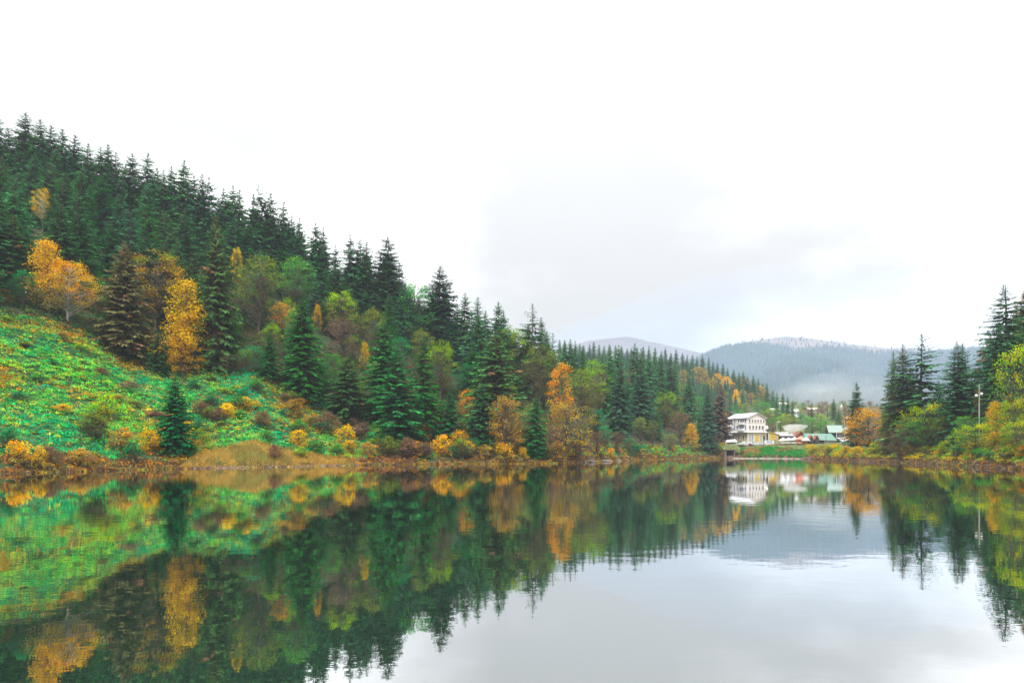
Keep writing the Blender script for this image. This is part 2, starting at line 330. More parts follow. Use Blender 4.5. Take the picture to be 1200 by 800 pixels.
# ================================================================== tree prototypes
def spruce_proto(name, seed, H=20., R=4.3, levels=60, per=6, pw_=.70, col=(.03, .11, .05), tip=(.06, .19, .06), inner=(.045, .045, .025), sparse=0., irregular=.15, base=.05, brown=0., double=False, spray=1.0):
    rng = np.random.default_rng(seed); T = Tubes()
    hs = np.linspace(-.6, H*.985, 9); lean = .012*H*np.sin(hs/H*2+seed)
    T.add(np.stack([lean, lean*.4, hs], 1), .024*H*.55*(1-np.clip(hs, 0, H)/H)**.8+.02, 6)
    P = []; D = []; S = []; LN = []; WD = []; CO = []
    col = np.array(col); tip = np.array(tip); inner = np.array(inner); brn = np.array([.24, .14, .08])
    asym = rng.uniform(0, 2*PI)
    for i in range(levels):
        t = base+(1-base)*(i+rng.uniform(-.5, .5))/levels
        t = min(max(t, base), .985); z0 = t*H
        r = R*(1-math.exp(-((1-t)/(.30+.16*(pw_-.4)))**1.12))*(1.0 if t > .12 else .8+t*1.6)+.05
        nb = max(4, int(per*(1-.35*t)))
        a0 = rng.uniform(0, 2*PI)
        for k in range(nb):
            if rng.random() < sparse: continue
            a = a0+2*PI*k/nb+rng.normal(0, .15)
            Lb = r*rng.uniform(1-irregular*1.6, 1+irregular)*(1+.10*math.sin(a-asym))
            if rng.random() < .06: Lb *= .5
            dx = np.array([math.cos(a), math.sin(a), 0]); sx = np.array([-math.sin(a), math.cos(a), 0])
            z0 = t*H+rng.uniform(-.55, .55)*H/levels; up = .12+.55*t**7-.10*(1-t); sag = (-.34-.22*(1-t))*(1-.7*t**8)
            upb = up+rng.normal(0, .11)
            m = max(3, int(3+Lb*2.6)); ss = np.linspace(.12, 1, m)
            pts = np.array([0, 0, z0])+dx*(ss*Lb)[:, None]; pts[:, 2] += Lb*(upb*ss+sag*ss**2*.9+.22*ss**3)
            T.add(np.array([[lean[4]*0, 0, z0], pts[m//2], pts[-1]]), [.05+.012*Lb, .035, .01], 3) if (i % 2 == 0 and k % 2 == 0) else None
            isb = rng.random() < brown
            tone = rng.uniform(.75, 1.25)
            for j, s_ in enumerate(ss):
                for sd_ in (-1, 1):
                    w_ = (.30+.42*(1-s_))*Lb*.38+.10+.16*min(Lb, 1)
                    dd = dx*.75+sx*sd_*rng.uniform(.55, 1.0)+np.array([0, 0, rng.uniform(-.85, -.15)])
                    dd /= np.linalg.norm(dd); ln = w_*rng.uniform(.8, 1.25)*spray
                    P.append(pts[j]+dd*ln*.45); D.append(dd); sn = np.cross(dd, [0, 0, 1]); sn = sn/np.linalg.norm(sn)+np.array([0, 0, rng.uniform(-.5, .5)]); S.append(sn/np.linalg.norm(sn))
                    LN.append(ln); WD.append(ln*rng.uniform(.34, .55))
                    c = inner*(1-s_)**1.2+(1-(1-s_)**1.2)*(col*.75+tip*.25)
                    if rng.random() < .22 and s_ > .5: c = tip
                    if isb: c = brn*(.6+.5*s_)
                    CO.append(c*tone*rng.uniform(.75, 1.25))
            P.append(pts[-1]+dx*.12); D.append(dx); S.append(sx); LN.append((.2+.3*min(Lb, 1))*spray); WD.append(.1+.1*min(Lb, 1)); CO.append(tip*tone)
    for k in range(8):   # leader
        a = rng.uniform(0, 2*PI); zt = H*(.955+.045*k/13)
        dd = np.array([math.cos(a)*.4, math.sin(a)*.4, .85]); P.append(np.array([0, 0, zt])+dd*.12); D.append(norm(dd)); S.append(np.array([-math.sin(a), math.cos(a), 0])); LN.append(.5); WD.append(.10); CO.append(col)
    P = np.array(P)
    if double:
        up_ = P[:, 2] > H*.80; P[up_, 0] += np.where((np.arange(len(P)) % 2 == 0)[up_], .045*H, -.045*H)*np.clip((P[up_, 2]/H-.80)/.08, 0, 1); P[(np.arange(len(P)) % 2 == 0) & up_, 2] *= .965
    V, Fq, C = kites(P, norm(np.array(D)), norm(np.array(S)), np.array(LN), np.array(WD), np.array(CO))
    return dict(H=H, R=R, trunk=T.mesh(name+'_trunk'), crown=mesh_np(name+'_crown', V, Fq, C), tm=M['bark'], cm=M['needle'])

PAL = {
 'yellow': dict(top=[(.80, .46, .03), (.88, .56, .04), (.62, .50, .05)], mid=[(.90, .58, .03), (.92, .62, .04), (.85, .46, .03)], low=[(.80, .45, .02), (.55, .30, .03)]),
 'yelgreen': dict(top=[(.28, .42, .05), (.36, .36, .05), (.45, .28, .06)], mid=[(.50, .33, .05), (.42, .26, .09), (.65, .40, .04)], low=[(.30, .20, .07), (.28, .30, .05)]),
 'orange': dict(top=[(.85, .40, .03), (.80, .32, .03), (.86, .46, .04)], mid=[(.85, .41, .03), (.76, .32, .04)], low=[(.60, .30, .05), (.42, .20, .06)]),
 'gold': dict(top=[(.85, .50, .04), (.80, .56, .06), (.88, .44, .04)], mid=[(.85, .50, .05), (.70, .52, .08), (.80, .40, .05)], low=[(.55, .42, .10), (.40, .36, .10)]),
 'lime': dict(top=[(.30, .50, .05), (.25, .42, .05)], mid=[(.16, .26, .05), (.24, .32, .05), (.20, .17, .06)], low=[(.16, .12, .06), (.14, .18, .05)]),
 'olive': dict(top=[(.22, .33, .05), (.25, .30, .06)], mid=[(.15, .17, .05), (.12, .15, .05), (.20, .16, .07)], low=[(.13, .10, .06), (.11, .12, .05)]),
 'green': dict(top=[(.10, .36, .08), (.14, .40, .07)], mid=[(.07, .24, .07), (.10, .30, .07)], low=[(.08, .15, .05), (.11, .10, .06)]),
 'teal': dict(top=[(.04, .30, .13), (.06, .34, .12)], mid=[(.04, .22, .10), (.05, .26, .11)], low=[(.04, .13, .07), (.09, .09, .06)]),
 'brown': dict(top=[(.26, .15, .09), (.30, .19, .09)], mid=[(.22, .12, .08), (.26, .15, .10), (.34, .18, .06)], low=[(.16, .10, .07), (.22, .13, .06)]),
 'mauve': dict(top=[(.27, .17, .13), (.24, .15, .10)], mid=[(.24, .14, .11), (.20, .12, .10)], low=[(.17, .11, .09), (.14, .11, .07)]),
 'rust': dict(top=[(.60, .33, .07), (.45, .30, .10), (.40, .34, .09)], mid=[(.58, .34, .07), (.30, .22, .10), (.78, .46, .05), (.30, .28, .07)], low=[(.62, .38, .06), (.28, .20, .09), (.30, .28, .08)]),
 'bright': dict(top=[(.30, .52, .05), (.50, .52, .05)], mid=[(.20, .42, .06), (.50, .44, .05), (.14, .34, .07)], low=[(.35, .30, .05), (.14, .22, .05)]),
}
def broad_proto(name, seed, pal, shape='round', H=12., R=4.4, base=.18, clusters=105, per=42, leaf=.30, sig=.50, pale=False, bare=0.0):
    rng = np.random.default_rng(seed); T = Tubes(); pal = PAL[pal]
    nz = 7; hs = np.linspace(-.5, H*.86, nz); wx_ = np.cumsum(rng.normal(0, .11, nz)); wy_ = np.cumsum(rng.normal(0, .11, nz)); wx_[:2] = 0; wy_[:2] = 0
    T.add(np.stack([wx_, wy_, hs], 1), .17*H/12*(1-np.clip(hs, 0, H)/H)**.7+.02, 6)
    forks = rng.integers(2, 4)
    def env(t):
        if shape == 'round': return R*math.sqrt(max(0, 1-((t-.56)/.46)**2))
        if shape == 'tall': return R*.66*math.sqrt(max(0, 1-((t-.52)/.5)**2))**.8
        if shape == 'cone': return R*max(0, 1.05-t)**.7*min(1, (t-base)*6+.3)
        if shape == 'bush': return R*math.sqrt(max(0, 1-(t/1.0)**2))*(.85+.15*math.cos(t*9))
        return R*math.sqrt(max(0, 1-((t-.66)/.36)**2))*.9+.25*R*(t < .7)
    P = []; C = []; Nn = []
    az_amp = rng.uniform(.12, .3, 3); az_ph = rng.uniform(0, 6.28, 3)
    for c in range(clusters):
        t = base+(1-base)*rng.random()**.85*.99
        a = rng.uniform(0, 2*PI); e = env(t)*(1+az_amp[0]*math.sin(a+az_ph[0])+az_amp[1]*math.sin(2*a+az_ph[1]+t*3)+az_amp[2]*.6*math.sin(3*a+az_ph[2]-4*t))
        r = e*rng.uniform(.12, 1)**.5
        z = t*H
        ctr = np.array([np.interp(z, hs, wx_)+r*math.cos(a), np.interp(z, hs, wy_)+r*math.sin(a), z+rng.normal(0, .2)])
        zb = max(H*.08 if shape != 'bush' else .1, min(z-r*rng.uniform(.35, .9), H*.84)); b0 = np.array([np.interp(zb, hs, wx_), np.interp(zb, hs, wy_), zb])
        mid = b0*.45+ctr*.55+np.array([rng.normal(0, .15), rng.normal(0, .15), rng.uniform(-.1, .45)])
        q = 1-zb/H
        T.add(np.array([b0, mid, ctr]), [.028+.065*q*H/12, .03, .01], 4)
        for tw in range(2):
            T.add(np.array([mid*.4+ctr*.6, ctr+rng.normal(0, sig*.9, 3)]), [.018, .006], 3)
        nl = int(per*rng.uniform(.5, 1.4)*(1-bare*rng.random()))
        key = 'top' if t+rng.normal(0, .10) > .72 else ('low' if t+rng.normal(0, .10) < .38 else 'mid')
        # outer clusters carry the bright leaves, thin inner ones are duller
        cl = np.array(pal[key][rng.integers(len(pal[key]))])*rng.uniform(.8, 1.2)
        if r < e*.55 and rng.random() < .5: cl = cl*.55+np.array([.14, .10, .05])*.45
        g = rng.normal(0, 1, (nl, 3))*np.array([sig, sig, sig*.62])
        P.append(ctr+g); Nn.append(norm(g+np.array([0, 0, .5])+rng.normal(0, .6, (nl, 3))))
        C.append(cl*rng.uniform(.65, 1.35, (nl, 1)))
    P = np.concatenate(P); Nn = np.concatenate(Nn); C = np.concatenate(C); n = len(P)
    P[:, 2] = np.maximum(P[:, 2], .15)
    D = norm(np.cross(Nn, rng.normal(0, 1, (n, 3)))); S = norm(np.cross(Nn, D))
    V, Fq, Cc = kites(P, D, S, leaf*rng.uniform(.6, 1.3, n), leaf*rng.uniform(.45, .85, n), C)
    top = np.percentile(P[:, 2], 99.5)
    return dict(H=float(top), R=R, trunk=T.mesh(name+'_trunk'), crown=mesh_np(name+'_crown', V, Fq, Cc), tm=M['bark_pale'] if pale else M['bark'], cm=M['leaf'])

PR = {}
def P_(k, f, *a, **kw): PR[k] = f(k, *a, **kw)
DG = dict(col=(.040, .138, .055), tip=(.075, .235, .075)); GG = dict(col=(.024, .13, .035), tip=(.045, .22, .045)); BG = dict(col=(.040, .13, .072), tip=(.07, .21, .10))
P_('s_dark1', spruce_proto, 1, **DG); P_('s_dark2', spruce_proto, 2, R=3.8, irregular=.25, **DG); P_('s_dark3', spruce_proto, 3, R=4.8, irregular=.28, sparse=.08, double=True, **DG)
P_('s_blue1', spruce_proto, 4, **BG); P_('s_blue2', spruce_proto, 5, R=3.7, irregular=.3, sparse=.1, **BG)
P_('s_green1', spruce_proto, 6, R=4.6, levels=64, per=6, **GG); P_('s_green2', spruce_proto, 7, R=4.3, irregular=.22, **GG)
P_('s_mixed', spruce_proto, 8, R=4.9, levels=64, per=6, col=(.045, .12, .04), tip=(.07, .17, .05), inner=(.10, .07, .04), brown=.05)
P_('s_brown', spruce_proto, 9, R=5.0, levels=80, per=7, col=(.12, .13, .05), tip=(.19, .17, .07), inner=(.11, .08, .045), brown=.10, irregular=.25)
P_('s_dead', spruce_proto, 10, R=2.8, levels=34, per=6, col=(.26, .15, .10), tip=(.33, .20, .13), inner=(.2, .12, .09), sparse=.25, irregular=.3)
P_('s_sparse', spruce_proto, 11, R=4.7, levels=48, per=5, sparse=.2, irregular=.35, spray=.75, pw_=.75, **DG)
P_('s_shore', spruce_proto, 12, H=13, R=3.5, levels=52, per=8, pw_=.62, col=(.012, .13, .04), tip=(.03, .24, .07), base=.03)
P_('s_big', spruce_proto, 13, H=30, R=5.4, levels=84, per=6, irregular=.14, pw_=.66, col=(.04, .13, .065), tip=(.07, .20, .085), spray=.85)
P_('s_big2', spruce_proto, 14, H=26, R=4.9, levels=76, per=6, irregular=.16, pw_=.70, col=(.045, .12, .05), tip=(.09, .20, .06), brown=.06, spray=.85)
P_('s_purple', spruce_proto, 16, H=17, R=4.6, levels=54, per=6, col=(.10, .085, .06), tip=(.14, .11, .08), inner=(.08, .06, .05))
P_('s_wide', spruce_proto, 15, H=22, R=5.3, levels=64, per=7, irregular=.16, pw_=.7, col=(.028, .075, .045), tip=(.045, .11, .055))
P_('b_yellow', broad_proto, 21, 'yellow', 'cone', H=14, R=4.6, base=.1, clusters=130, per=34); P_('b_yellow2', broad_proto, 22, 'yellow', 'ragged', H=13, clusters=120)
P_('b_yelgreen', broad_proto, 23, 'yelgreen', 'round', H=16, R=5.2, clusters=150, per=30)
P_('b_orange', broad_proto, 24, 'orange', 'round', H=11, R=4.4, clusters=120, per=32, base=.12); P_('b_orange2', broad_proto, 25, 'orange', 'tall', H=15, R=5, clusters=120, per=26)
P_('b_gold', broad_proto, 26, 'gold', 'umbrella', H=13, R=5.2, clusters=120, pale=True, base=.3); P_('b_gold2', broad_proto, 27, 'gold', 'cone', H=12, R=4.8, clusters=140, per=30, base=.1)
P_('b_lime', broad_proto, 28, 'lime', 'round', H=14, R=4.6, clusters=130); P_('b_lime2', broad_proto, 29, 'lime', 'ragged', H=15, R=4.8, clusters=130)
P_('b_olive', broad_proto, 30, 'olive', 'round', H=14, R=4.6, clusters=130, per=26); P_('b_olive2', broad_proto, 31, 'olive', 'tall', H=16, R=5.4, clusters=130, per=24)
P_('b_green', broad_proto, 32, 'green', 'round', H=13, R=4.6, clusters=130, per=32); P_('b_teal', broad_proto, 33, 'teal', 'round', H=11, R=4.2, clusters=120, per=30, base=.08)
P_('b_brown', broad_proto, 34, 'brown', 'ragged', H=13, R=4.6, clusters=140, per=20, bare=.6, leaf=.3); P_('b_mauve', broad_proto, 35, 'mauve', 'round', H=13, R=4.6, clusters=150, per=18, bare=.6, leaf=.3)
P_('b_rust', broad_proto, 36, 'rust', 'round', H=12, R=4.4, clusters=150, per=24, bare=.3, base=.06); P_('b_bright', broad_proto, 37, 'bright', 'round', H=10, R=4.6, clusters=140, per=32, base=.05)
for i_, (k_, p_) in enumerate((('u_gold', 'gold'), ('u_rust', 'rust'), ('u_brown', 'brown'), ('u_bright', 'bright'), ('u_green', 'green'), ('u_teal', 'teal'), ('u_olive', 'olive'), ('u_yellow', 'yellow'), ('u_lime', 'lime'), ('u_mauve', 'mauve'))):
    P_(k_, broad_proto, 50+i_, p_, 'bush', H=3.2, R=2.2, base=.02, clusters=62, per=24, leaf=.27, sig=.30, bare=.3)

_rnd = random.Random(5)
EPX = [c[0] for c in COLS if c[0] < 470]; EY = [c[1][2][0]+1 for c in COLS if c[0] < 470]
PROT = []
def place(key, px, top, H, label, group=None, w=1.0, Y=None, name=None, rz=None, cat='tree', ymin=None, ymax=None, keep=True):
    """stand a tree of about height H where its tip meets photo row top in column px"""
    p = PR[key]; u = (px-600)/F
    if Y is None:
        s0 = shoreY(px)+1.8
        if key[0] != 'u' and px < 445: s0 = max(s0, np.interp(px, EPX, EY))
        if ymin: s0 = max(s0, ymin)
        e0 = ymax or 330; best = None; yy_ = s0
        while yy_ < e0:
            d = G(px, yy_)+H-(CAMZ+(HZ-top)*yy_/F)
            if best is None or abs(d) < best[0]: best = (abs(d), yy_)
            if d >= 0 and ((yy_-s0) > .1 or d < 2): break
            if d >= 0: break
            yy_ += 1.5
        Y = best[1] if best[0] < 2.5 or d < 0 else yy_
    g = G(px, Y); h = CAMZ+(HZ-top)*Y/F-g; h = min(max(h, H*.45), H*1.6)
    base_py = HZ-(g-CAMZ)*F/Y; hw = (h+H)/2/p['H']*w*p['R']*F/Y
    if not keep:
        for (qx, qt, qb, qw, qY) in PROT:
            if Y < qY+3 and abs(px-qx) < qw*.65+hw*.45 and top < qb and base_py > qt:
                # it would hide a tree that shows: stand behind it, or not at all
                if keep is None: return None
                Y2 = qY+5; h2 = CAMZ+(HZ-top)*Y2/F-G(px, Y2)
                return place(key, px, top, min(H, h2*1.1), label, group, w, Y2, name, rz, cat, keep=None) if h2 > 7 else None
    elif key.startswith('b_') or group is None: PROT.append((px, top, top+(base_py-top)*.7, hw, Y))
    sz = h/p['H']; sw = (h+H)/2/p['H']*w
    if name is None: name = 'spruce_tree' if key.startswith('s_') else ('shrub' if key.startswith('u_') else 'broadleaf_tree')
    r = empty(name, (u*Y, Y, g-.1), _rnd.uniform(0, 2*PI) if rz is None else rz); r.scale = (sw, sw, sz)
    t = link('trunk', p['trunk'], p['tm'], r); c = link('foliage' if key.startswith('u_') else 'crown', p['crown'], p['cm'], r)
    return tag(r, label, 'shrub' if key.startswith('u_') else cat, group)

# ---- skyline spruces of the left ridge, left to right
SK = [(-6,131,22,'s_dark2'),(30,131,24,'s_dark1'),(47,139,22,'s_dark1'),(60,146,21,'s_blue1'),(73,150,21,'s_dark2'),(88,157,21,'s_blue1'),(104,167,20,'s_dark2'),(118,171,20,'s_dark1'),(127,168,21,'s_dark2'),(136,177,20,'s_blue2'),
 (155,178,21,'s_dark1'),(174,178,21,'s_dark2'),(184,195,19,'s_blue1'),(192,198,18,'s_dark2'),(201,193,19,'s_dark1'),(216,186,22,'s_dark1'),(227,204,19,'s_blue2'),(237,203,19,'s_dark2'),(245,206,19,'s_blue2'),(262,219,18,'s_blue1'),(273,216,20,'s_dark1'),(281,221,19,'s_dark2'),
 (297,226,19,'s_dark2'),(308,217,23,'s_dark3'),(317,225,22,'s_dark2'),(333,235,20,'s_dark2'),(342,251,18,'s_blue1'),(351,254,19,'s_dark2'),(370,259,20,'s_dark1'),(379,265,20,'s_dark2'),(393,286,17,'s_blue2'),
 (410,272,20,'s_blue2'),(422,279,19,'s_blue1'),(430,282,19,'s_dark2'),(454,276,26,'s_wide'),(468,307,17,'s_blue2'),(475,318,14,'s_blue1'),(482,321,13,'s_dark2'),(491,326,12,'s_blue1'),(498,329,12,'s_dark2'),
 (516,310,25,'s_wide'),(536,352,13,'s_blue1'),(545,342,17,'s_dark1'),(560,347,17,'s_dark2'),(569,359,14,'s_blue1'),(584,352,17,'s_dark1'),(590,358,15,'s_dark2'),(602,369,12,'s_dark1'),(624,347,19,'s_sparse'),(634,358,17,'s_dark2'),(648,377,15,'s_sparse')]
import itertools
LM = [(0,'at the far left edge of the picture'),(30,'tallest tip at the left end'),(47,'just right of the tallest left tip'),(60,'third tip of the far left row'),(73,'with bare twigs showing, fourth tip of the far left row'),(88,'fifth tip of the far left row'),(104,'alone above the white dead stem'),(118,'left of three close tips'),(127,'middle of three close tips'),(136,'right of three close tips')]
for i, (px, top, H, k) in enumerate(SK):
    if i < len(LM): lab = 'dark skyline spruce, '+LM[i][1]
    elif px == 308: lab = 'broad twin topped dark spruce breaking the skyline mid slope'
    elif px == 454: lab = 'large broad dark spruce towering over the small ones on the skyline slope'
    elif px == 516: lab = 'solitary tall conical dark spruce standing clear against the sky'
    elif px == 624: lab = 'ragged open spruce with gaps against the sky at the foot of the skyline'
    elif px == 648: lab = 'thin ragged spruce last on the near skyline before the distant hill'
    elif px == 634: lab = 'dark spruce leaning close to the right of the ragged open one'
    elif 470 < px < 500: lab = 'small spruce tip in the row between the broad dark spruce and the solitary cone'
    elif px < 250: lab = 'dark spruce tip in the upper skyline row, '+('left' if px < 190 else 'middle' if px < 220 else 'right')+' part, above the yellow crowned tree'
    elif px < 300: lab = 'dark spruce tip on the skyline just left of the twin topped one'
    elif px < 400: lab = 'dark spruce tip stepping down the skyline right of the twin topped one'
    elif px < 450: lab = 'dark spruce of the cluster just left of the large broad skyline spruce'
    elif px < 575: lab = 'grey green spruce tip on the skyline right of the solitary cone'
    else: lab = 'spruce tip on the skyline just left of the ragged open one'
    tr = place(k, px, top, H, lab, 'spruces along the left skyline', w=1.18)
# ---- individual conifers, left slope
B = [
 ('s_brown',147,281,27,'tall rusty brown and olive conifer at the top edge of the green meadow',.85),
 ('s_dead',239,228,14,'thin dead pinkish grey spruce among dark ones high on the slope',1.1),
 ('s_mixed',253,250,32,'very tall green conifer right of the yellow tree',.68),
 ('s_green1',354,345,20,'dense deep green spruce at the upper right corner of the meadow',1.0),
 ('s_green2',316,388,9,'small dark green spruce at the meadow edge left of the deep green one',1.2),
 ('s_dark1',185,388,10,'low dark green spruce below the brown conifer beside the yellow tree',1.2),
 ('s_mixed',408,413,16,'green spruce with long low branches at the right end of the meadow',1.35),
 ('s_green1',450,370,21,'full green spruce rising behind the low branched one',1.05),
 ('s_green1',466,405,21,'broad bright green spruce in front near the shore shrubs',1.15),
 ('s_green2',497,391,19,'narrow dark green spruce right of the broad bright green one',.95),
 ('s_green1',527,457,10,'small full green spruce above the orange shrubs',1.3),
 ('s_dark1',564,447,15,'dark green spruce left of the orange shoreline tree',1.1),
 ('s_mixed',581,384,24,'large yellowish green conifer with a conical crown above the shore',1.25),
 ('s_shore',205,441,13,'dense bottle green spruce standing alone at the water edge below the meadow',1.0),
 ('s_green1',628,462,15,'slim deep green spruce at the water edge right of the orange tree',.95),
 ('s_green2',554,400,16,'green spruce half hidden left of the yellowish conifer',1.1),
 ('s_dark2',641,388,16,'slim dark spruce behind the tall orange tree',1.1),
 ('s_teal' if 0 else 's_green2',118,205,20,'brighter green spruce low in the stand left of the white dead stem',1.2),
 ('s_green2',338,262,19,'mid green spruce lighter than its neighbours under the twin topped tree',1.3),
 ('s_green2',418,300,18,'lighter green spruce left of the large broad skyline spruce',1.1),
]
FY = {147: 146., 253: 153., 354: 154., 316: 154.5, 408: 154., 450: 158., 466: 148., 497: 156., 527: 157., 581: 160., 564: 154.5, 628: shoreY(628)+3.5}
for k, px, top, H, lab, w_ in B:
    place(k, px, top, H, lab, w=w_, Y=FY.get(px, shoreY(px)+5.5 if k == 's_shore' else None))
# ---- broadleaf trees, left slope
B = [
 ('b_gold',50,221,12,'slender orange crown poking out of the dark spruces, highest autumn tree on the left',.55),
 ('b_gold2',58,283,15,'orange and gold tree behind the white trunked gold tree',1.0),
 ('b_gold',79,306,13,'spreading gold tree with a thin white trunk at the top edge of the meadow',1.15),
 ('b_teal',27,317,9,'bluish green bushy tree left of the white trunked gold tree',.9),
 ('b_rust',4,338,6,'rusty bush at the left edge above the meadow',1.2),
 ('b_olive',112,322,9,'thin olive tree between the gold tree and the brown conifer',.9),
 ('b_yelgreen',182,296,19,'tall green topped tree turning yellow and mauve beside the brown conifer',1.35),
 ('b_yellow',217,327,16,'brilliant yellow tree in the middle of the left slope',1.35),
 ('b_yellow',213,374,12,'lower brilliant yellow tree reaching down to the meadow',1.15),
 ('b_yellow2',277,291,13,'narrow yellow orange tree beside the very tall green conifer',.5),
 ('b_olive',303,300,20,'large round olive green tree above the orange one',1.1),
 ('b_green',346,303,16,'round fresh green tree right of the large olive one',1.15),
 ('b_orange',328,354,8,'compact orange tree between the olive tree and the deep green spruce',1.1),
 ('b_gold2',372,357,8,'small yellow orange tree just right of the deep green spruce',.7),
 ('b_lime',398,342,15,'yellow green tree above the bare mauve one',1.1),
 ('b_mauve',402,372,13,'bare mauve brown twiggy tree at the right of the meadow',1.15),
 ('b_gold2',428,401,8,'small tan tree between two green spruces',.7),
 ('b_olive',438,361,15,'olive tree behind the full green spruce',.9),
 ('b_green',486,334,16,'bright emerald round tree under the small skyline spruces',1.15),
 ('b_teal',521,373,12,'dull teal tree at the foot of the solitary skyline spruce',1.15),
 ('b_olive',495,386,14,'olive and tan tree behind the narrow green spruce',1.0),
 ('b_lime2',516,400,16,'tree with a lime top over bare brown twigs',1.0),
 ('b_orange',536,404,7,'small orange crown right of the lime topped tree',.7),
 ('b_orange',547,456,8,'small orange tree above the shore left of the dark spruce',.8),
 ('b_teal',550,425,10,'teal bushy tree above the small orange crown',1.0),
 ('b_lime2',601,383,19,'lime topped tree left of the ragged skyline spruce',1.0),
 ('b_olive2',632,404,20,'tall olive tree with several thin trunks left of the orange one',1.2),
 ('b_rust',592,463,13,'orange leaved tree leaning over the water beside the slim green spruce',1.0),
 ('b_orange2',657,425,19,'tall bright orange tree at the middle of the picture',.85),
 ('b_rust',664,470,14,'bushy rust brown tree at the water edge under the bright orange one',1.2),
 ('b_brown',646,497,9,'bare brown bushy tree next to the slim green spruce',1.1),
 ('b_green',645,467,6,'small bright green crown squeezed between spruce and rust tree',.8),
 ('b_olive2',683,432,19,'tall olive tree with lime edges right of the bright orange tree',1.15),
 ('b_mauve',275,415,7,'mauve brown thicket at the top of the meadow under the tall conifer',1.5),
 ('b_teal',297,405,6,'teal bush at the top of the meadow',1.3),
 ('b_bright',288,408,5,'bright green bush glowing at the top of the meadow',1.0),
 ('b_teal',378,425,8,'teal green bush right of the deep green spruce',.8),
 ('b_brown',473,470,4,'brown scrub in front of the broad spruce',1.2),
]
for k, px, top, H, lab, w_ in B:
    ya = shoreY(px)+3.0 if px in (592, 664, 646) else {213: 147.5, 217: 149.0}.get(px)
    place(k, px, top, H, lab, w=w_, Y=ya)
# ---- filler spruces: dense stand under the skyline
skx = [s[0] for s in SK]; sky_ = [s[1] for s in SK]
def low_edge(px): return np.interp(px, [-40,0,60,100,150,200,260,300,360,400,450,520,600,660], [285,290,292,300,312,330,345,350,370,380,395,410,425,430])
fk = ['s_dark1','s_dark2','s_blue1','s_blue2','s_dark1','s_green2','s_mixed','s_dark3']
rr_ = random.Random(11); row = 0
skm = lambda px: np.interp(px, skx, np.minimum.reduce([np.array(sky_)]))
yoff = 20
while yoff < 190:
    px = -30+rr_.uniform(0, 14)
    while px < 655:
        top = skm(px)+yoff+rr_.uniform(-7, 9)
        if top < low_edge(px):
            zone = [z_ for q_, z_ in ((40, 'at the left picture edge'), (90, 'behind the slender orange crown'), (150, 'above the rusty brown conifer'), (200, 'above the green topped yellow tree'), (260, 'above the brilliant yellow tree'), (320, 'above the large olive tree'), (380, 'above the round fresh green tree'), (430, 'above the bare mauve tree'), (480, 'under the large broad skyline spruce'), (540, 'under the solitary skyline spruce'), (900, 'at the lower end of the ridge')) if px < q_][0]
            depth_ = 'high' if yoff < 60 else 'midway' if yoff < 110 else 'low'
            place(rr_.choice(fk), px, top, rr_.uniform(17, 24), 'dark spruce packed %s in the stand ' % depth_+zone, 'spruces of the dense left stand', w=rr_.uniform(.9, 1.2), keep=False)
        px += rr_.uniform(15, 24)
    yoff += rr_.uniform(21, 27)

# filler broadleafs in the understorey band
fb = ['b_olive','b_lime2','b_mauve','b_green','b_olive2','b_lime','b_yelgreen','b_rust','b_brown','b_teal']
rr_ = random.Random(21)
for px in np.arange(250, 660, 17.):
    e = np.interp(px, [200,300,360,400,450,520,600,660], [430,425,455,478,492,490,505,520])
    for dy in (-112, -88, -62, -38, -18):
        p_ = px+rr_.uniform(-8, 8)
        if rr_.random() < .78 and not (px < 385 and dy > -50):
            place(rr_.choice(fb if px > 420 else fb[:5]), p_, e+dy+rr_.uniform(-8, 8), rr_.uniform(7, 11), ('dull undertree at the foot of the left forest, '+('under the round green trees' if px < 340 else 'behind the low branched spruce' if px < 430 else 'around the broad bright spruce' if px < 520 else 'around the yellowish conifer' if px < 610 else 'around the tall bright orange tree')), 'undertrees at the foot of the left forest', w=rr_.uniform(.9, 1.3), keep=False)

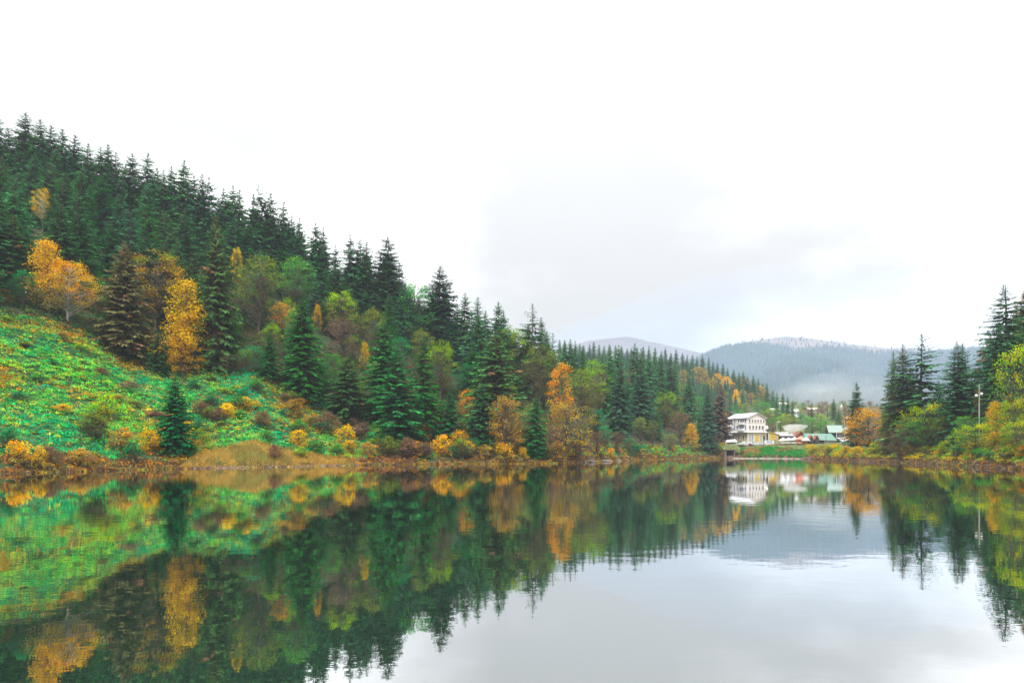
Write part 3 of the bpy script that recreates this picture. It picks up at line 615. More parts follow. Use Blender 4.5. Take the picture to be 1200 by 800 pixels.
# ---- centre promontory, px 655-850
C_ = [
 ('s_dark1',662,398,17,'first dark spruce right of the near skyline',.9),('s_dark2',668,396,17,'pair of it, dark spruce second right of the near skyline',.9),('s_blue2',674,398,16,'third dark spruce right of the near skyline',.9),
 ('s_dark2',683,404,16,'thin dark spruce above the olive tree with lime edges',.9),('s_dark1',706,412,19,'dark spruce left of three in the centre grove',.85),('s_dark2',715,404,20,'spruce tip second in the centre grove',.85),
 ('s_dark1',725,403,21,'spruce tip third in the centre grove',.9),('s_wide',727,424,24,'big blue green spruce in front in the centre grove',.75),('s_dark1',744,401,22,'tallest dark spruce of the centre grove right part',1.0),
 ('s_wide',750,425,25,'massive dark spruce in front of the tallest one in the centre grove',.85),('s_dark2',751,407,19,'dark spruce just behind the tallest grove tip',.9),('s_blue1',760,409,19,'spruce tip right of the massive dark spruce',.9),
 ('s_dark2',767,412,19,'narrow spruce tip before the small orange crowns',.8),('s_dark1',774,414,20,'narrow dark spruce between small orange crowns',.85),('s_wide',785,417,23,'dense dark spruce with a blunt tip',.7),('s_dark2',791,420,19,'narrow dark spruce right of the blunt tipped one',.75),
 ('s_dark3',808,436,25,'tall thin dark spruce with a bare lower stem above the golden tree',.8),('s_wide',829,450,24,'dark spruce nearest the hotel on the shore',.62),('s_dark2',805,448,18,'dark spruce close behind the bare stemmed one',.8),('s_purple',844,449,16,'purple brown conical conifer above the hotel yard',1.0),
 ('s_dark2',770,478,11,'small dark spruce low by the shore of the centre grove',1.1),('s_green2',735,445,17,'greener spruce between the two big ones of the grove',1.0),('s_dark1',820,474,14,'dark low spruce leaning on the one nearest the hotel',.6),
 ('b_lime',693,423,13,'round lime olive tree between orange tree and centre grove',1.1),('b_green',716,432,11,'fresh green crown tucked among grove spruces',.6),('b_green',668,415,9,'pale green crown behind the bright orange tree',.8),
 ('b_brown',702,432,16,'pale bare tree in front of the centre grove',.6),('b_orange',756,423,8,'small orange crown high on the right of the massive spruce',.6),('b_orange',769,438,8,'small orange yellow crown below the narrow spruces',.7),
 ('b_gold2',789,440,8,'small golden crown below the blunt tipped spruce',.7),('b_orange',797,455,8,'peach coloured crown beside the bare stemmed spruce',.8),('b_lime2',781,459,16,'lime topped tree over brown twigs above the shore',1.0),
 ('b_brown',797,482,12,'brown twiggy tree left of the golden shore tree',1.1),('b_gold2',811,496,10,'rounded golden orange tree on the shore left of the hotel',1.0),('b_green',819,464,12,'pale lime crown left of the spruce nearest the hotel',.8),
 ('b_olive',750,488,9,'grey green round bushy tree low in the centre grove',1.1),('b_teal',708,498,6,'teal bush at the foot of the centre grove',1.1),('b_teal',737,512,5,'teal bush mound by the water in the centre',1.2),
 ('b_olive2',765,492,9,'olive tree on the shore under the small dark spruce',1.0),('b_brown',722,505,6,'rounded brown bush at the water right of the rust tree',1.1),('b_brown',700,503,7,'bare brown bushes right of the tall olive tree',1.1),('b_olive',785,508,6,'olive shore bush below the brown twigs',1.2),
 ('b_brown',832,508,6,'brown shore bushes under the spruce nearest the hotel',1.3),('b_gold2',848,483,9,'yellow orange tree directly behind the left of the hotel',.9),('b_bright',846,502,5,'yellow bush left of the hotel annex',1.2),
]
for k, px, top, H, lab, w_ in C_:
    place(k, px, top, H, lab, w=w_, Y=(275 if px in (848,) else 262 if px == 846 else None))
rr_ = random.Random(31)
for px in np.arange(660, 835, 11.):
    for top in np.arange(np.interp(px, [660,740,835], [425,425,470]), np.interp(px, [660,720,835], [500,505,515]), 19):
        place(rr_.choice(['s_dark1','s_dark2','b_olive','b_brown','b_teal','s_blue1','b_olive2']), px+rr_.uniform(-5,5), top+rr_.uniform(-7,7), rr_.uniform(10,16), ('dark undertree deep in the centre grove, '+('left of the big blue green spruce' if px < 720 else 'around the massive dark spruce' if px < 775 else 'near the bare stemmed spruce')), 'undertrees of the centre grove', w=1.0, keep=False)

# ---- hill behind: countable front trees, then the rest as one mass
rr_ = random.Random(41); hx = [640,660,700,760,800,820,840,860,880,900,915,930]; hy = [396,398,402,406,410,415,421,429,440,450,460,470]
px = 656.
while px < 934:
    place(rr_.choice(['s_dark1','s_dark2','s_blue1']), px, np.interp(px, hx, hy)+rr_.uniform(-3, 4), rr_.uniform(14, 19), 'small far spruce on the crest of the hill behind the centre grove', 'far spruces on the hill crest', w=rr_.uniform(.8,1.05), ymin=380, ymax=600)
    px += rr_.uniform(4.5, 7.5)
HB = [('b_rust',801,433,14,1.0),('b_rust',819,429,17,1.1),('b_rust',826,437,13,1.0),('b_orange',841,437,14,1.0),('b_gold',852,441,14,1.0),('b_rust',836,444,12,1.1),('b_rust',865,441,13,.9),('b_rust',874,443,13,1.0),('b_gold2',862,456,14,.8),('b_orange',870,456,9,.9),
      ('b_rust',883,449,12,1.1),('b_orange',891,452,11,1.0),('b_rust',880,460,11,1.1),('b_brown',858,452,10,1.1),('b_olive',848,458,11,1.1),('b_green',825,449,10,1.1),('b_olive',874,472,10,1.2),('b_olive',888,468,10,1.2),('b_brown',898,462,9,1.1),('b_green',856,474,9,1.2),('b_gold2',866,466,8,.9),('b_green',895,471,12,1.3),('b_lime',903,478,10,1.2),('b_green',868,480,8,1.3)]
HL = ['peach tree at the left end of the autumn band','large peach crown at the top of the autumn band','peach crown right under the largest one','orange red crown in the middle of the autumn band','golden crown above the purple conifer','faint peach tree below the orange red crown','brownish peach crown at the upper right','second brownish peach crown at the upper right','golden streak tree in the centre of the band','small orange crown right of the golden streak','peach crown near the right end','orange crown at the right end of the band','rust tree under the right end','brown tree left of the golden streak','olive tree low at the left','fresh green tree amid the left peach crowns','olive tree above the hotel roof','olive tree right above the hotel','brown tree at the right foot of the hill','green tree behind the hotel roof ridge','small gold tree under the golden streak','round bright green tree right behind the hotel','lime tree right of the hotel','low green tree hiding behind the hotel']
for (k, px, top, H, w_), lab in zip(HB, HL): place(k, px, top, H, lab+' on the far hill', None, w=w_, ymin=(330 if top > 467 else 370), ymax=600)

def low_conifers(rng, n, sampler, hmin, hmax, cols, kk=6):
    """many small far conifers joined in one mesh: three stacked skirts each"""
    V = []; Fq = []; C = []; nv = 0; X, Y, Z = sampler(n); n = len(X)
    h = rng.uniform(hmin, hmax, n); r = h*rng.uniform(.14, .20, n); c = np.array(cols)[rng.integers(len(cols), size=n)]*rng.uniform(.7, 1.3, (n, 1))
    for (z0, z1, rf) in ((.02, .55, 1), (.3, .78, .72), (.58, 1.0, .42)):
        a = rng.uniform(0, 6.28, n)[:, None]+np.arange(kk)[None, :]*2*PI/kk
        rad = (r*rf)[:, None]*rng.uniform(.65, 1.25, (n, kk))
        ring = np.stack([X[:, None]+rad*np.cos(a), Y[:, None]+rad*np.sin(a), (Z+h*z0)[:, None]+h[:, None]*rng.uniform(-.05, .05, (n, kk))], -1)
        tipv = np.stack([X, Y, Z+h*z1], -1)[:, None, :]
        vv = np.concatenate([ring, tipv], 1); V.append(vv.reshape(-1, 3))
        b = np.arange(n)[:, None]*(kk+1)+nv; i = np.arange(kk)[None, :]
        Fq.append(np.stack([b+i, b+(i+1) % kk, b+kk+0*i], -1).reshape(-1, 3)); nv += n*(kk+1)
        cc = np.repeat(c[:, None, :], kk+1, 1)*1.0; C.append(cc.reshape(-1, 3))
    return np.concatenate(V), np.concatenate(Fq), np.concatenate(C)
rng = np.random.default_rng(7)
def samp_hill(n):
    px = rng.uniform(560, 950, n); y = rng.uniform(395, 640, n); x = (px-600)/F*y; z = hill_xy(x, y); g = ground_xy(x, y)
    py = HZ-(z-3)*F/y
    keep = (z > g+.5) & ~((px > 795) & (px < 905) & (y < 520) & (rng.random(n) < .75))
    return x[keep], y[keep], z[keep]-.5
V, Fq, C = low_conifers(rng, 2300, samp_hill, 9, 16, [(.03, .085, .05), (.035, .075, .055), (.05, .11, .05)])
tag(link('forest', mesh_np('forest', V, Fq, C), M['cover']), 'massed dark conifers covering the hill behind the centre grove', kind='stuff')
def samp_m(n):
    px = rng.uniform(760, 1300, n); t = rng.uniform(0, 1, n)**.8; y = 880+t*840; x = (px-600)/F*y; z = mtn(x, y, MPX, MPY, 880, 1700, 30, 3)
    keep = (t < np.interp(px, [840, 880, 930, 1010, 1080, 1140], [1.1, .88, .78, .84, .96, 1.1])+.06*fn(x, y, .012, 3)) | (rng.random(n) < .12)
    return x[keep], y[keep], z[keep]-1
V, Fq, C = low_conifers(rng, 16000, samp_m, 7, 13, [(.03, .06, .045), (.03, .055, .05), (.05, .075, .04)], 5)
tag(link('forest', mesh_np('far_forest', V, Fq, C), M['cover']), 'hazy conifer forest covering the broad blue mountain', kind='stuff')

# ---- village backdrop trees
rr_ = random.Random(61)
VB = [('b_lime',915,487,9,'b'),('b_bright',921,484,8,''),('b_green',906,489,9,''),('b_brown',900,486,10,''),('b_green',945,487,9,''),('b_green',952,489,10,''),('b_lime',962,485,10,''),('b_green',968,492,9,''),('b_brown',948,474,9,''),('b_mauve',970,474,9,''),('b_mauve',958,476,9,''),('s_dark2',977,466,14,''),('s_dark2',951,473,9,''),('b_brown',964,470,10,''),('b_teal',938,485,8,''),('b_olive',930,488,8,''),('b_mauve',990,476,12,''),('s_dark2',983,477,12,''),('b_brown',996,482,10,''),('b_olive',938,478,8,''),('b_mauve',905,497,8,'')]
VL = ['lime tree below the left white roof','yellow green bush between the two white roofs','green tree right of the hotel gable','brown tree at the right shoulder of the hotel','green tree right of the smoke','rounder green tree above the green roofed building','large pale lime tree above the green roofs','green tree behind the dark green house','brown tree above the smoke','mauve bare tree left of the pale tower','mauve bare tree above the lime one','dark spruce left of the pale tower','tiny dark spruce above the smoke','brown bare tree amid the mauve ones','teal tree above the smoke','olive tree under the right white roof','mauve bare tree behind the street lamp','dark narrow spruce right of the pale tower','brown bare tree left of the lone spruce','olive tree right of the right white roof','mauve shrubby tree beside the lamp pole of the yellow annex']
for (k, px, top, H, _), lab in zip(VB, VL): place(k, px, top, H, lab, w=1.1, ymin=300, ymax=600)
for i in range(75):
    px = rr_.uniform(880, 1120); k = rr_.choice(['b_olive','b_brown','b_mauve','s_dark2','b_green','s_blue1','b_olive2'])
    place(k, px, rr_.uniform(468, 486), rr_.uniform(8, 12), 'small hazy tree on the rising ground behind the village', 'hazy trees behind the village', w=1.2, Y=rr_.uniform(500, 760))

# ---- right bank
C_ = [
 ('s_wide',1004,446,18,'lone dark conical spruce behind the orange tree right of the houses',.74,214),
 ('s_big2',1047,408,27,'left spruce of the right bank trio, dark and narrow',.68,178),('s_big2',1058,401,28,'middle spruce of the right bank trio, dense',1.1,172),('s_sparse',1080,389,29,'open branched spruce of the right bank trio with arms against the mountain',1.25,168),
 ('s_big',1121,398,24,'left half of the twin tipped spruce pair left of the lamp pole',1.15,150),('s_big2',1128,400,23,'right half of the twin tipped spruce pair left of the lamp pole',1.05,153),
 ('s_brown',1160,390,22,'thin brown tipped spruce against the sky between the pair and the giant',.8,165),('s_big',1176,331,33,'giant spruce at the right edge, tallest on the right bank',1.25,150),
 ('s_big',1171,372,24,'lighter green spruce in front of the giant one',.95,140),('s_brown',1203,334,30,'reddish spruce cut by the right edge of the picture',.9,158),('s_green2',1200,385,20,'green spruce low at the right edge',1.3,142),
 ('s_dark1',1142,430,18,'dark spruce filling the gap behind the lamp pole',1.2,160),('s_dark1',1100,445,15,'dark low spruce between trio and pair',1.3,165),('s_dark2',1068,430,20,'shaded spruce at the back of the trio',1.3,182),('s_big',1192,352,30,'shaded tall spruce behind the giant at the right',.8,170),
 ('b_orange',1017,477,12,'round vivid orange tree by the dark green house',1.45,192),('b_olive',1043,484,9,'sparse olive tree right of the vivid orange one',1.1,172),('b_bright',1086,473,10,'broad yellow green tree at the foot of the trio',1.25,160),
 ('b_green',1070,492,6,'bright green bush left of the broad yellow green tree',1.2,158),('b_brown',1055,495,6,'brown and gold bush under the trio',1.0,160),('b_green',1133,487,7,'green bush left of the lamp pole foot',1.3,136),('b_bright',1143,496,5,'yellow topped bush in front of the lamp pole foot',1.6,128),
 ('b_green',1162,486,5,'emerald bush right of the lamp pole foot',1.2,134),('b_gold2',1168,470,6,'golden tan bush on the slope right of the lamp pole',1.0,128),('b_bright',1200,403,19,'big yellow green tree cut by the right edge',.55,122),('b_bright',1190,466,9,'lower yellow green tree at the right edge',.8,114),
 ('b_rust',1151,450,14,'rusty leaved tree showing behind the lamp pole head',.35,144),('b_olive',1110,486,6,'olive bush between broad yellow green tree and lamp pole',1.2,150),('b_bright',1205,490,7,'yellow bush at the right edge slope',1.2,108),
]
for k, px, top, H, lab, w_, Y in C_: place(k, px, top, H, lab, w=w_, Y=Y)
# ================================================================== undergrowth
def cover_mesh(rng, x, y, z, size, col, per=30, fern=None, leaf=.30, spread=1.0):
    n = len(x); k = per
    th = rng.uniform(0, 2*PI, (n, k)); ph = np.arccos(rng.uniform(0.0, 1, (n, k)))
    r = rng.uniform(.75, 1.08, (n, k))*size[:, None]
    nx = np.sin(ph)*np.cos(th); ny = np.sin(ph)*np.sin(th); nz = np.cos(ph)
    P = np.stack([x[:, None]+r*nx*spread, y[:, None]+r*ny*spread, z[:, None]+r*nz*.8], -1).reshape(-1, 3)
    Nn = norm(np.stack([nx, ny, nz+.35], -1).reshape(-1, 3)+rng.normal(0, .42, (n*k, 3)))
    D = norm(np.cross(Nn, rng.normal(0, 1, (n*k, 3)))); S = norm(np.cross(Nn, D))
    c = np.repeat(col, k, 0)*rng.uniform(.7, 1.28, (n*k, 1)); c = c*(1+rng.normal(0, .08, (n*k, 3)))
    ln = leaf*rng.uniform(.6, 1.4, n*k); return kites(P, D, S, ln, ln*rng.uniform(.5, .85, n*k), c)
def fern_mesh(rng, x, y, z, size, col, fronds=13):
    """arching fronds: three kites in a row each"""
    parts = []; n = len(x); a = rng.uniform(0, 2*PI, (n, fronds)); ln = size[:, None]*rng.uniform(.7, 1.3, (n, fronds))
    dx = np.stack([np.cos(a), np.sin(a), 0*a], -1); up = np.array([0, 0, 1.]); o = np.stack([x, y, z], -1)[:, None, :]
    pts = [o+dx*(ln*s)[..., None]+up*(ln*(1.25*s-1.25*s*s))[..., None] for s in (0.05, .38, .72, 1.1)]
    side = np.stack([-np.sin(a), np.cos(a), 0*a], -1); c = col[:, None, :]*rng.uniform(.6, 1.4, (n, fronds, 1))
    for i, w_ in enumerate((.10, .14, .09)):
        A, B_ = pts[i], pts[i+1]; m = (A+B_)/2; W = (ln*w_)[..., None]
        V = np.stack([A, m+side*W*.7, B_, m-side*W*.7], 2).reshape(-1, 3)
        parts.append((V, np.arange(len(V)).reshape(-1, 4), np.repeat((c*(1+.1*i)).reshape(-1, 3), 4, 0)))
    return merge(parts)
GRN = np.array([(.07,.44,.12),(.14,.54,.10),(.30,.58,.09),(.03,.34,.16),(.04,.40,.19)]); WRM = np.array([(.50,.34,.07),(.40,.20,.05),(.62,.40,.05),(.26,.14,.06),(.30,.30,.07)]); BRN = np.array([(.22,.12,.06),(.35,.16,.05),(.50,.26,.06),(.17,.10,.06),(.28,.18,.11)])
def meadow_col(rng, x, y, sh, px):
    n = len(x); a = fn(x, y, .16, 3)+.6*fn(x, y, .55, 7)+rng.normal(0, .34, n); b = fn(x, y, .11, 12)+.4*fn(x, y, .4, 17)+rng.normal(0, .25, n)
    teal = np.clip(b*1.2+.5, 0, 1); c = GRN[rng.integers(0, 3, n)]*(1-teal)[:, None]+GRN[rng.integers(3, 5, n)]*teal[:, None]
    sp = rng.random(n); c[sp < .11] = np.array([.40, .46, .08]); c[(sp > .16) & (sp < .21)] = np.array([.50, .36, .08]); c[sp > .90] = np.array([.02, .16, .07])
    warm = a > .42; c[warm] = WRM[rng.integers(0, 5, n)][warm]
    c[(a > .22) & ~warm] = np.array([.22, .40, .08])
    low = sh < 3.2+2.2*fn(x, y, .25, 20)+np.where(px < 190, 2.2, 0.0); c[low] = BRN[rng.integers(0, 5, n)][low]
    return c
def scatter(rng, pa, pb, depth, dens, s0=.4):
    """random spots between the shoreline and depth(px) metres behind it"""
    n = int(dens); px = rng.uniform(pa, pb, n); th = np.arctan((px-600)/F); sr = shore_r(th); sh = s0+(depth(px)-s0)*rng.random(n)
    # uniform in area: wider spots far out need more points
    keep = rng.random(n) < (sr+sh)/np.max(sr+sh); px = px[keep]; th = th[keep]; sh = sh[keep]; sr = sr[keep]
    r = sr+sh; x = r*np.sin(th); y = r*np.cos(th); return px, x, y, ground_polar(th, r), sh
rng = np.random.default_rng(77)
mdepth = lambda px: np.interp(px, [-120, 0, 100, 150, 200, 300, 350, 400, 450, 520, 660], [56, 54, 54, 50, 48, 44, 36, 27, 24, 22, 20])
px, x, y, z, sh = scatter(rng, -110, 470, mdepth, 13500)
gold = (sh < np.interp(px, [212, 235, 300, 350, 400, 425], [0, 5.5, 9.5, 5.5, 2.5, 0])) & (px > 210) & (px < 425)
k_ = ~gold; px, x, y, z, sh = px[k_], x[k_], y[k_], z[k_], sh[k_]; n = len(px)
col = meadow_col(rng, x, y, sh, px); sz = rng.uniform(.25, .75, n)*(1+.5*fn(x, y, .35, 30)); bigm = rng.random(n) < .10; sz[bigm] = rng.uniform(.9, 1.7, bigm.sum()); col = col*rng.uniform(.5, 1.3, (n, 1))
isf = rng.random(n) < .3
Q = [cover_mesh(rng, x[~isf], y[~isf], z[~isf]-.05, sz[~isf]*1.1, col[~isf], 44, leaf=.22), fern_mesh(rng, x[isf], y[isf], z[isf], np.minimum(sz[isf], .75)*1.3, col[isf], 16)]
V, Fq, C = merge(Q)
tag(link('meadow_plants', mesh_np('meadow_plants', V, Fq, C), M['cover']), 'dense bright green brambles and ferns with yellow patches covering the left slope', kind='stuff')
# mixed cover: forest foot, centre shore, right bank
Q = []
px, x, y, z, sh = scatter(rng, 440, 850, lambda p: np.interp(p, [440, 660, 700, 850], [24, 16, 15, 12]), 2600); n = len(px)
c = meadow_col(rng, x, y, sh, px)*.8; m_ = rng.random(n) < .35; c[m_] = BRN[rng.integers(0, 5, n)][m_]; Q.append(cover_mesh(rng, x, y, z-.05, rng.uniform(.4, .9, n), c, 24, leaf=.36))
px, x, y, z, sh = scatter(rng, 945, 1300, lambda p: np.interp(p, [945, 1000, 1100, 1300], [12, 14, 22, 34]), 4200, .3); n = len(px)
RB = np.array([(.42,.32,.05),(.55,.36,.06),(.30,.34,.06),(.14,.34,.06),(.40,.20,.06),(.25,.26,.07)]); a = fn(x, y, .3, 40)
c = RB[np.clip(((a+1)*3+rng.normal(0, .8, n)).astype(int), 0, 5)]; low = sh < 1.4; c[low] = BRN[rng.integers(0, 5, n)][low]
Q.append(cover_mesh(rng, x, y, z-.05, rng.uniform(.35, .8, n), c, 24, leaf=.33))
px, x, y, z, sh = scatter(rng, 868, 948, lambda p: 0*p+6.0, 1100, .2); n = len(px)
c = np.where((fn(x, y, .45, 50)+rng.normal(0, .25, n) > .15)[:, None], np.array([.28, .20, .08]), np.array([.05, .24, .06]))*rng.uniform(.7, 1.2, (n, 1)); Q.append(cover_mesh(rng, x, y, z-.1, rng.uniform(.3, .55, n), c, 20, leaf=.38))
# overhanging fringe right at the waterline
for pa, pb, cnt in ((-110, 850, 2600), (945, 1300, 900)):
    px, x, y, z, sh = scatter(rng, pa, pb, lambda p: 0*p+1.3, cnt, -.45); n = len(px)
    a = fn(px, px*0, .09, 2)+rng.normal(0, .35, n); kp = a > -.75; px, x, y, z, a = px[kp], x[kp], y[kp], z[kp], a[kp]; n = len(px)
    FC = np.array([(.20,.15,.06),(.34,.24,.07),(.12,.20,.06),(.26,.28,.07),(.50,.34,.07),(.10,.08,.05)]); c = FC[rng.integers(0, 6, n)]
    Q.append(cover_mesh(rng, x, y, np.maximum(z, 0)-.05, rng.uniform(.12, .5, n)*(1+.5*np.clip(a, -1, 1)), c, 20, leaf=.24, spread=1.5))
# forest floor behind the meadow
px, x, y, z, sh = scatter(rng, -100, 660, lambda p: mdepth(p)+34, 11000, 14); k_ = sh > mdepth(px)-3; px, x, y, z, sh = px[k_], x[k_], y[k_], z[k_], sh[k_]; n = len(px)
FL = np.array([(.09,.07,.04),(.05,.11,.04),(.04,.13,.06),(.14,.10,.05),(.10,.14,.04)]); Q.append(cover_mesh(rng, x, y, z, rng.uniform(.5, 1.1, n), FL[rng.integers(0, 5, n)], 20, leaf=.42))
V, Fq, C = merge(Q)
tag(link('shore_undergrowth', mesh_np('shore_undergrowth', V, Fq, C), M['cover']), 'mixed green, gold and brown low growth along the banks and forest foot', kind='stuff')
# waterline tangle: drooping dead fronds and twigs dipping into the lake
px = np.concatenate([rng.uniform(-100, 470, 1300), rng.uniform(470, 845, 700), rng.uniform(945, 1290, 700)]); n = len(px); th = np.arctan((px-600)/F); r = shore_r(th)+rng.uniform(-.5, 1.6, n)
gz = (px > 222) & (px < 420) & (rng.random(n) < .8); px, th, r = px[~gz], th[~gz], r[~gz]; n = len(px)
x = r*np.sin(th); y = r*np.cos(th); z = np.maximum(ground_polar(th, r), .05); DB = np.array([(.15,.08,.04),(.09,.055,.035),(.22,.13,.08),(.36,.19,.04),(.06,.04,.03),(.12,.12,.04)])
V, Fq, C = fern_mesh(rng, x, y, z, rng.uniform(.3, 1.0, n), DB[rng.integers(0, 6, n)], 9)
tag(link('dead_fronds', mesh_np('dead_fronds', V, Fq, C), M['cover']), 'brown dead fronds and twigs arching into the water along the shore', kind='stuff')
# golden grass slope
px, x, y, z, sh = scatter(rng, 212, 425, lambda p: np.interp(p, [212, 235, 300, 350, 400, 425], [.5, 5.8, 10, 6, 3, .5]), 15000, .5); n = len(px)
a = rng.uniform(0, 2*PI, n); h = rng.uniform(.3, .7, n); lean = rng.uniform(.2, .6, n); B0 = np.stack([x, y, z-.05], -1); sd_ = np.stack([np.cos(a), np.sin(a), 0*a], -1)*.10
tp = B0+np.stack([np.cos(a*1.7)*lean*h, np.sin(a*1.7)*lean*h-.2*h, h], -1); V = np.stack([B0-sd_, B0+sd_, tp], 1).reshape(-1, 3)
gc = np.array([(.50,.36,.12),(.56,.41,.14),(.40,.31,.11),(.36,.34,.11)])[np.clip(((fn(x, y, .5, 60)+1)*2).astype(int), 0, 3)]*rng.uniform(.7, 1.2, (n, 1))
tag(link('golden_grass', mesh_np('golden_grass', V, np.arange(n*3).reshape(-1, 3), np.repeat(gc, 3, 0)), M['cover']), 'golden dry grass on the low slope above the water left of centre', kind='stuff')
# pale mud shelf under the grass and right bank earth lip
def lip(px0, px1, w_, z0, col, name, label, m):
    p = np.arange(px0, px1, 3.); th = np.arctan((p-600)/F); r0 = shore_r(th)-.7+.25*fn(p, p*0, .3, 3); r1 = r0+w_
    rows = [(r0, 0*p-.3), (r0+.1, z0*.6+.08*fn(p, p*0, .5, 5)), (r0+w_*.5, z0+.05*fn(p, p*0, .8, 9)), (r1, z0*1.3+0*p)]
    X = np.array([r*np.sin(th) for r, _ in rows]).T; Y = np.array([r*np.cos(th) for r, _ in rows]).T; Z = np.array([q for _, q in rows]).T
    return tag(link(name, grid_mesh(name, X, Y, Z), m), label, kind='structure')
lip(215, 425, 1.6, .22, None, 'mud_bank', 'pale brown mud shelf at the foot of the golden grass', plain('dry_mud', (.17, .11, .075), .95, .35, 1.2))
lip(938, 1300, 1.3, .45, None, 'earth_bank', 'dark undercut earth edge of the right bank', plain('dark_earth', (.12, .075, .06), .95, .4, 1.5))

# individual shrubs along the banks
MS = [('u_olive',30,415,34),('u_teal',62,430,30),('u_bright',92,408,38),('u_brown',118,430,30),('u_rust',135,462,22),('u_olive',160,470,22),('u_teal',20,470,18),('u_gold',75,478,16),('u_green',45,450,24),('u_lime',100,495,11),('u_teal',240,470,24),('u_bright',262,455,28),('u_mauve',150,445,28),
 ('u_green',282,480,18),('u_gold',300,470,22),('u_teal',330,478,20),('u_rust',345,468,22),('u_bright',232,500,10),('u_olive',258,492,14),('u_green',350,490,12),('u_brown',385,480,14),('u_teal',225,445,32),('u_mauve',185,480,18),('u_lime',10,390,42),('u_rust',70,392,40),('u_olive',250,440,34)]
MW = dict(u_olive='olive', u_teal='teal', u_bright='yellow green', u_brown='brown', u_rust='rusty', u_gold='golden', u_green='fresh green', u_lime='lime', u_mauve='mauve brown')
for i, (k, px_, top, s_) in enumerate(MS):
    where = 'high on the left part of the meadow' if px_ < 140 and top < 435 else 'halfway down the left part of the meadow' if px_ < 140 else 'behind the bottle green lone spruce' if px_ < 235 else 'on the slope above the golden grass' if px_ < 320 else 'near the right end of the meadow'
    place(k, px_, top, 2.9, 'low %s bramble bush %s' % (MW[k], where), 'bramble bushes on the meadow', w=1.35, Y=shoreY(px_)+s_)
rs = random.Random(91)
for i in range(62):
    px_ = rs.uniform(385, 660) if i < 44 else rs.uniform(225, 385); s_ = rs.uniform(2.5, 22 if px_ > 400 else 30); Y = shoreY(px_)+s_
    if i >= 44 and s_ < 12: s_ += 12; Y += 12
    k = rs.choice(['u_olive','u_rust','u_gold','u_mauve','u_lime','u_brown','u_green','u_olive','u_teal','u_yellow']); hh = rs.uniform(1.8, 3.6)
    top = HZ-(G(px_, Y)+hh-CAMZ)*F/Y
    place(k, px_, top, hh, '%s tangle bush ' % dict(MW, u_yellow='yellow')[k]+('high up the bank, ' if s_ > 15 else 'mid bank, ' if s_ > 8 else 'low by the water, ')+('over the golden grass' if px_ < 330 else 'right of the golden grass' if px_ < 385 else 'at the right end of the meadow' if px_ < 430 else 'below the broad bright green spruce' if px_ < 520 else 'around the orange shoreline tree' if px_ < 620 else 'under the tall bright orange tree'), 'bushes of the shore tangle', w=rs.uniform(1.0, 1.6), Y=Y)
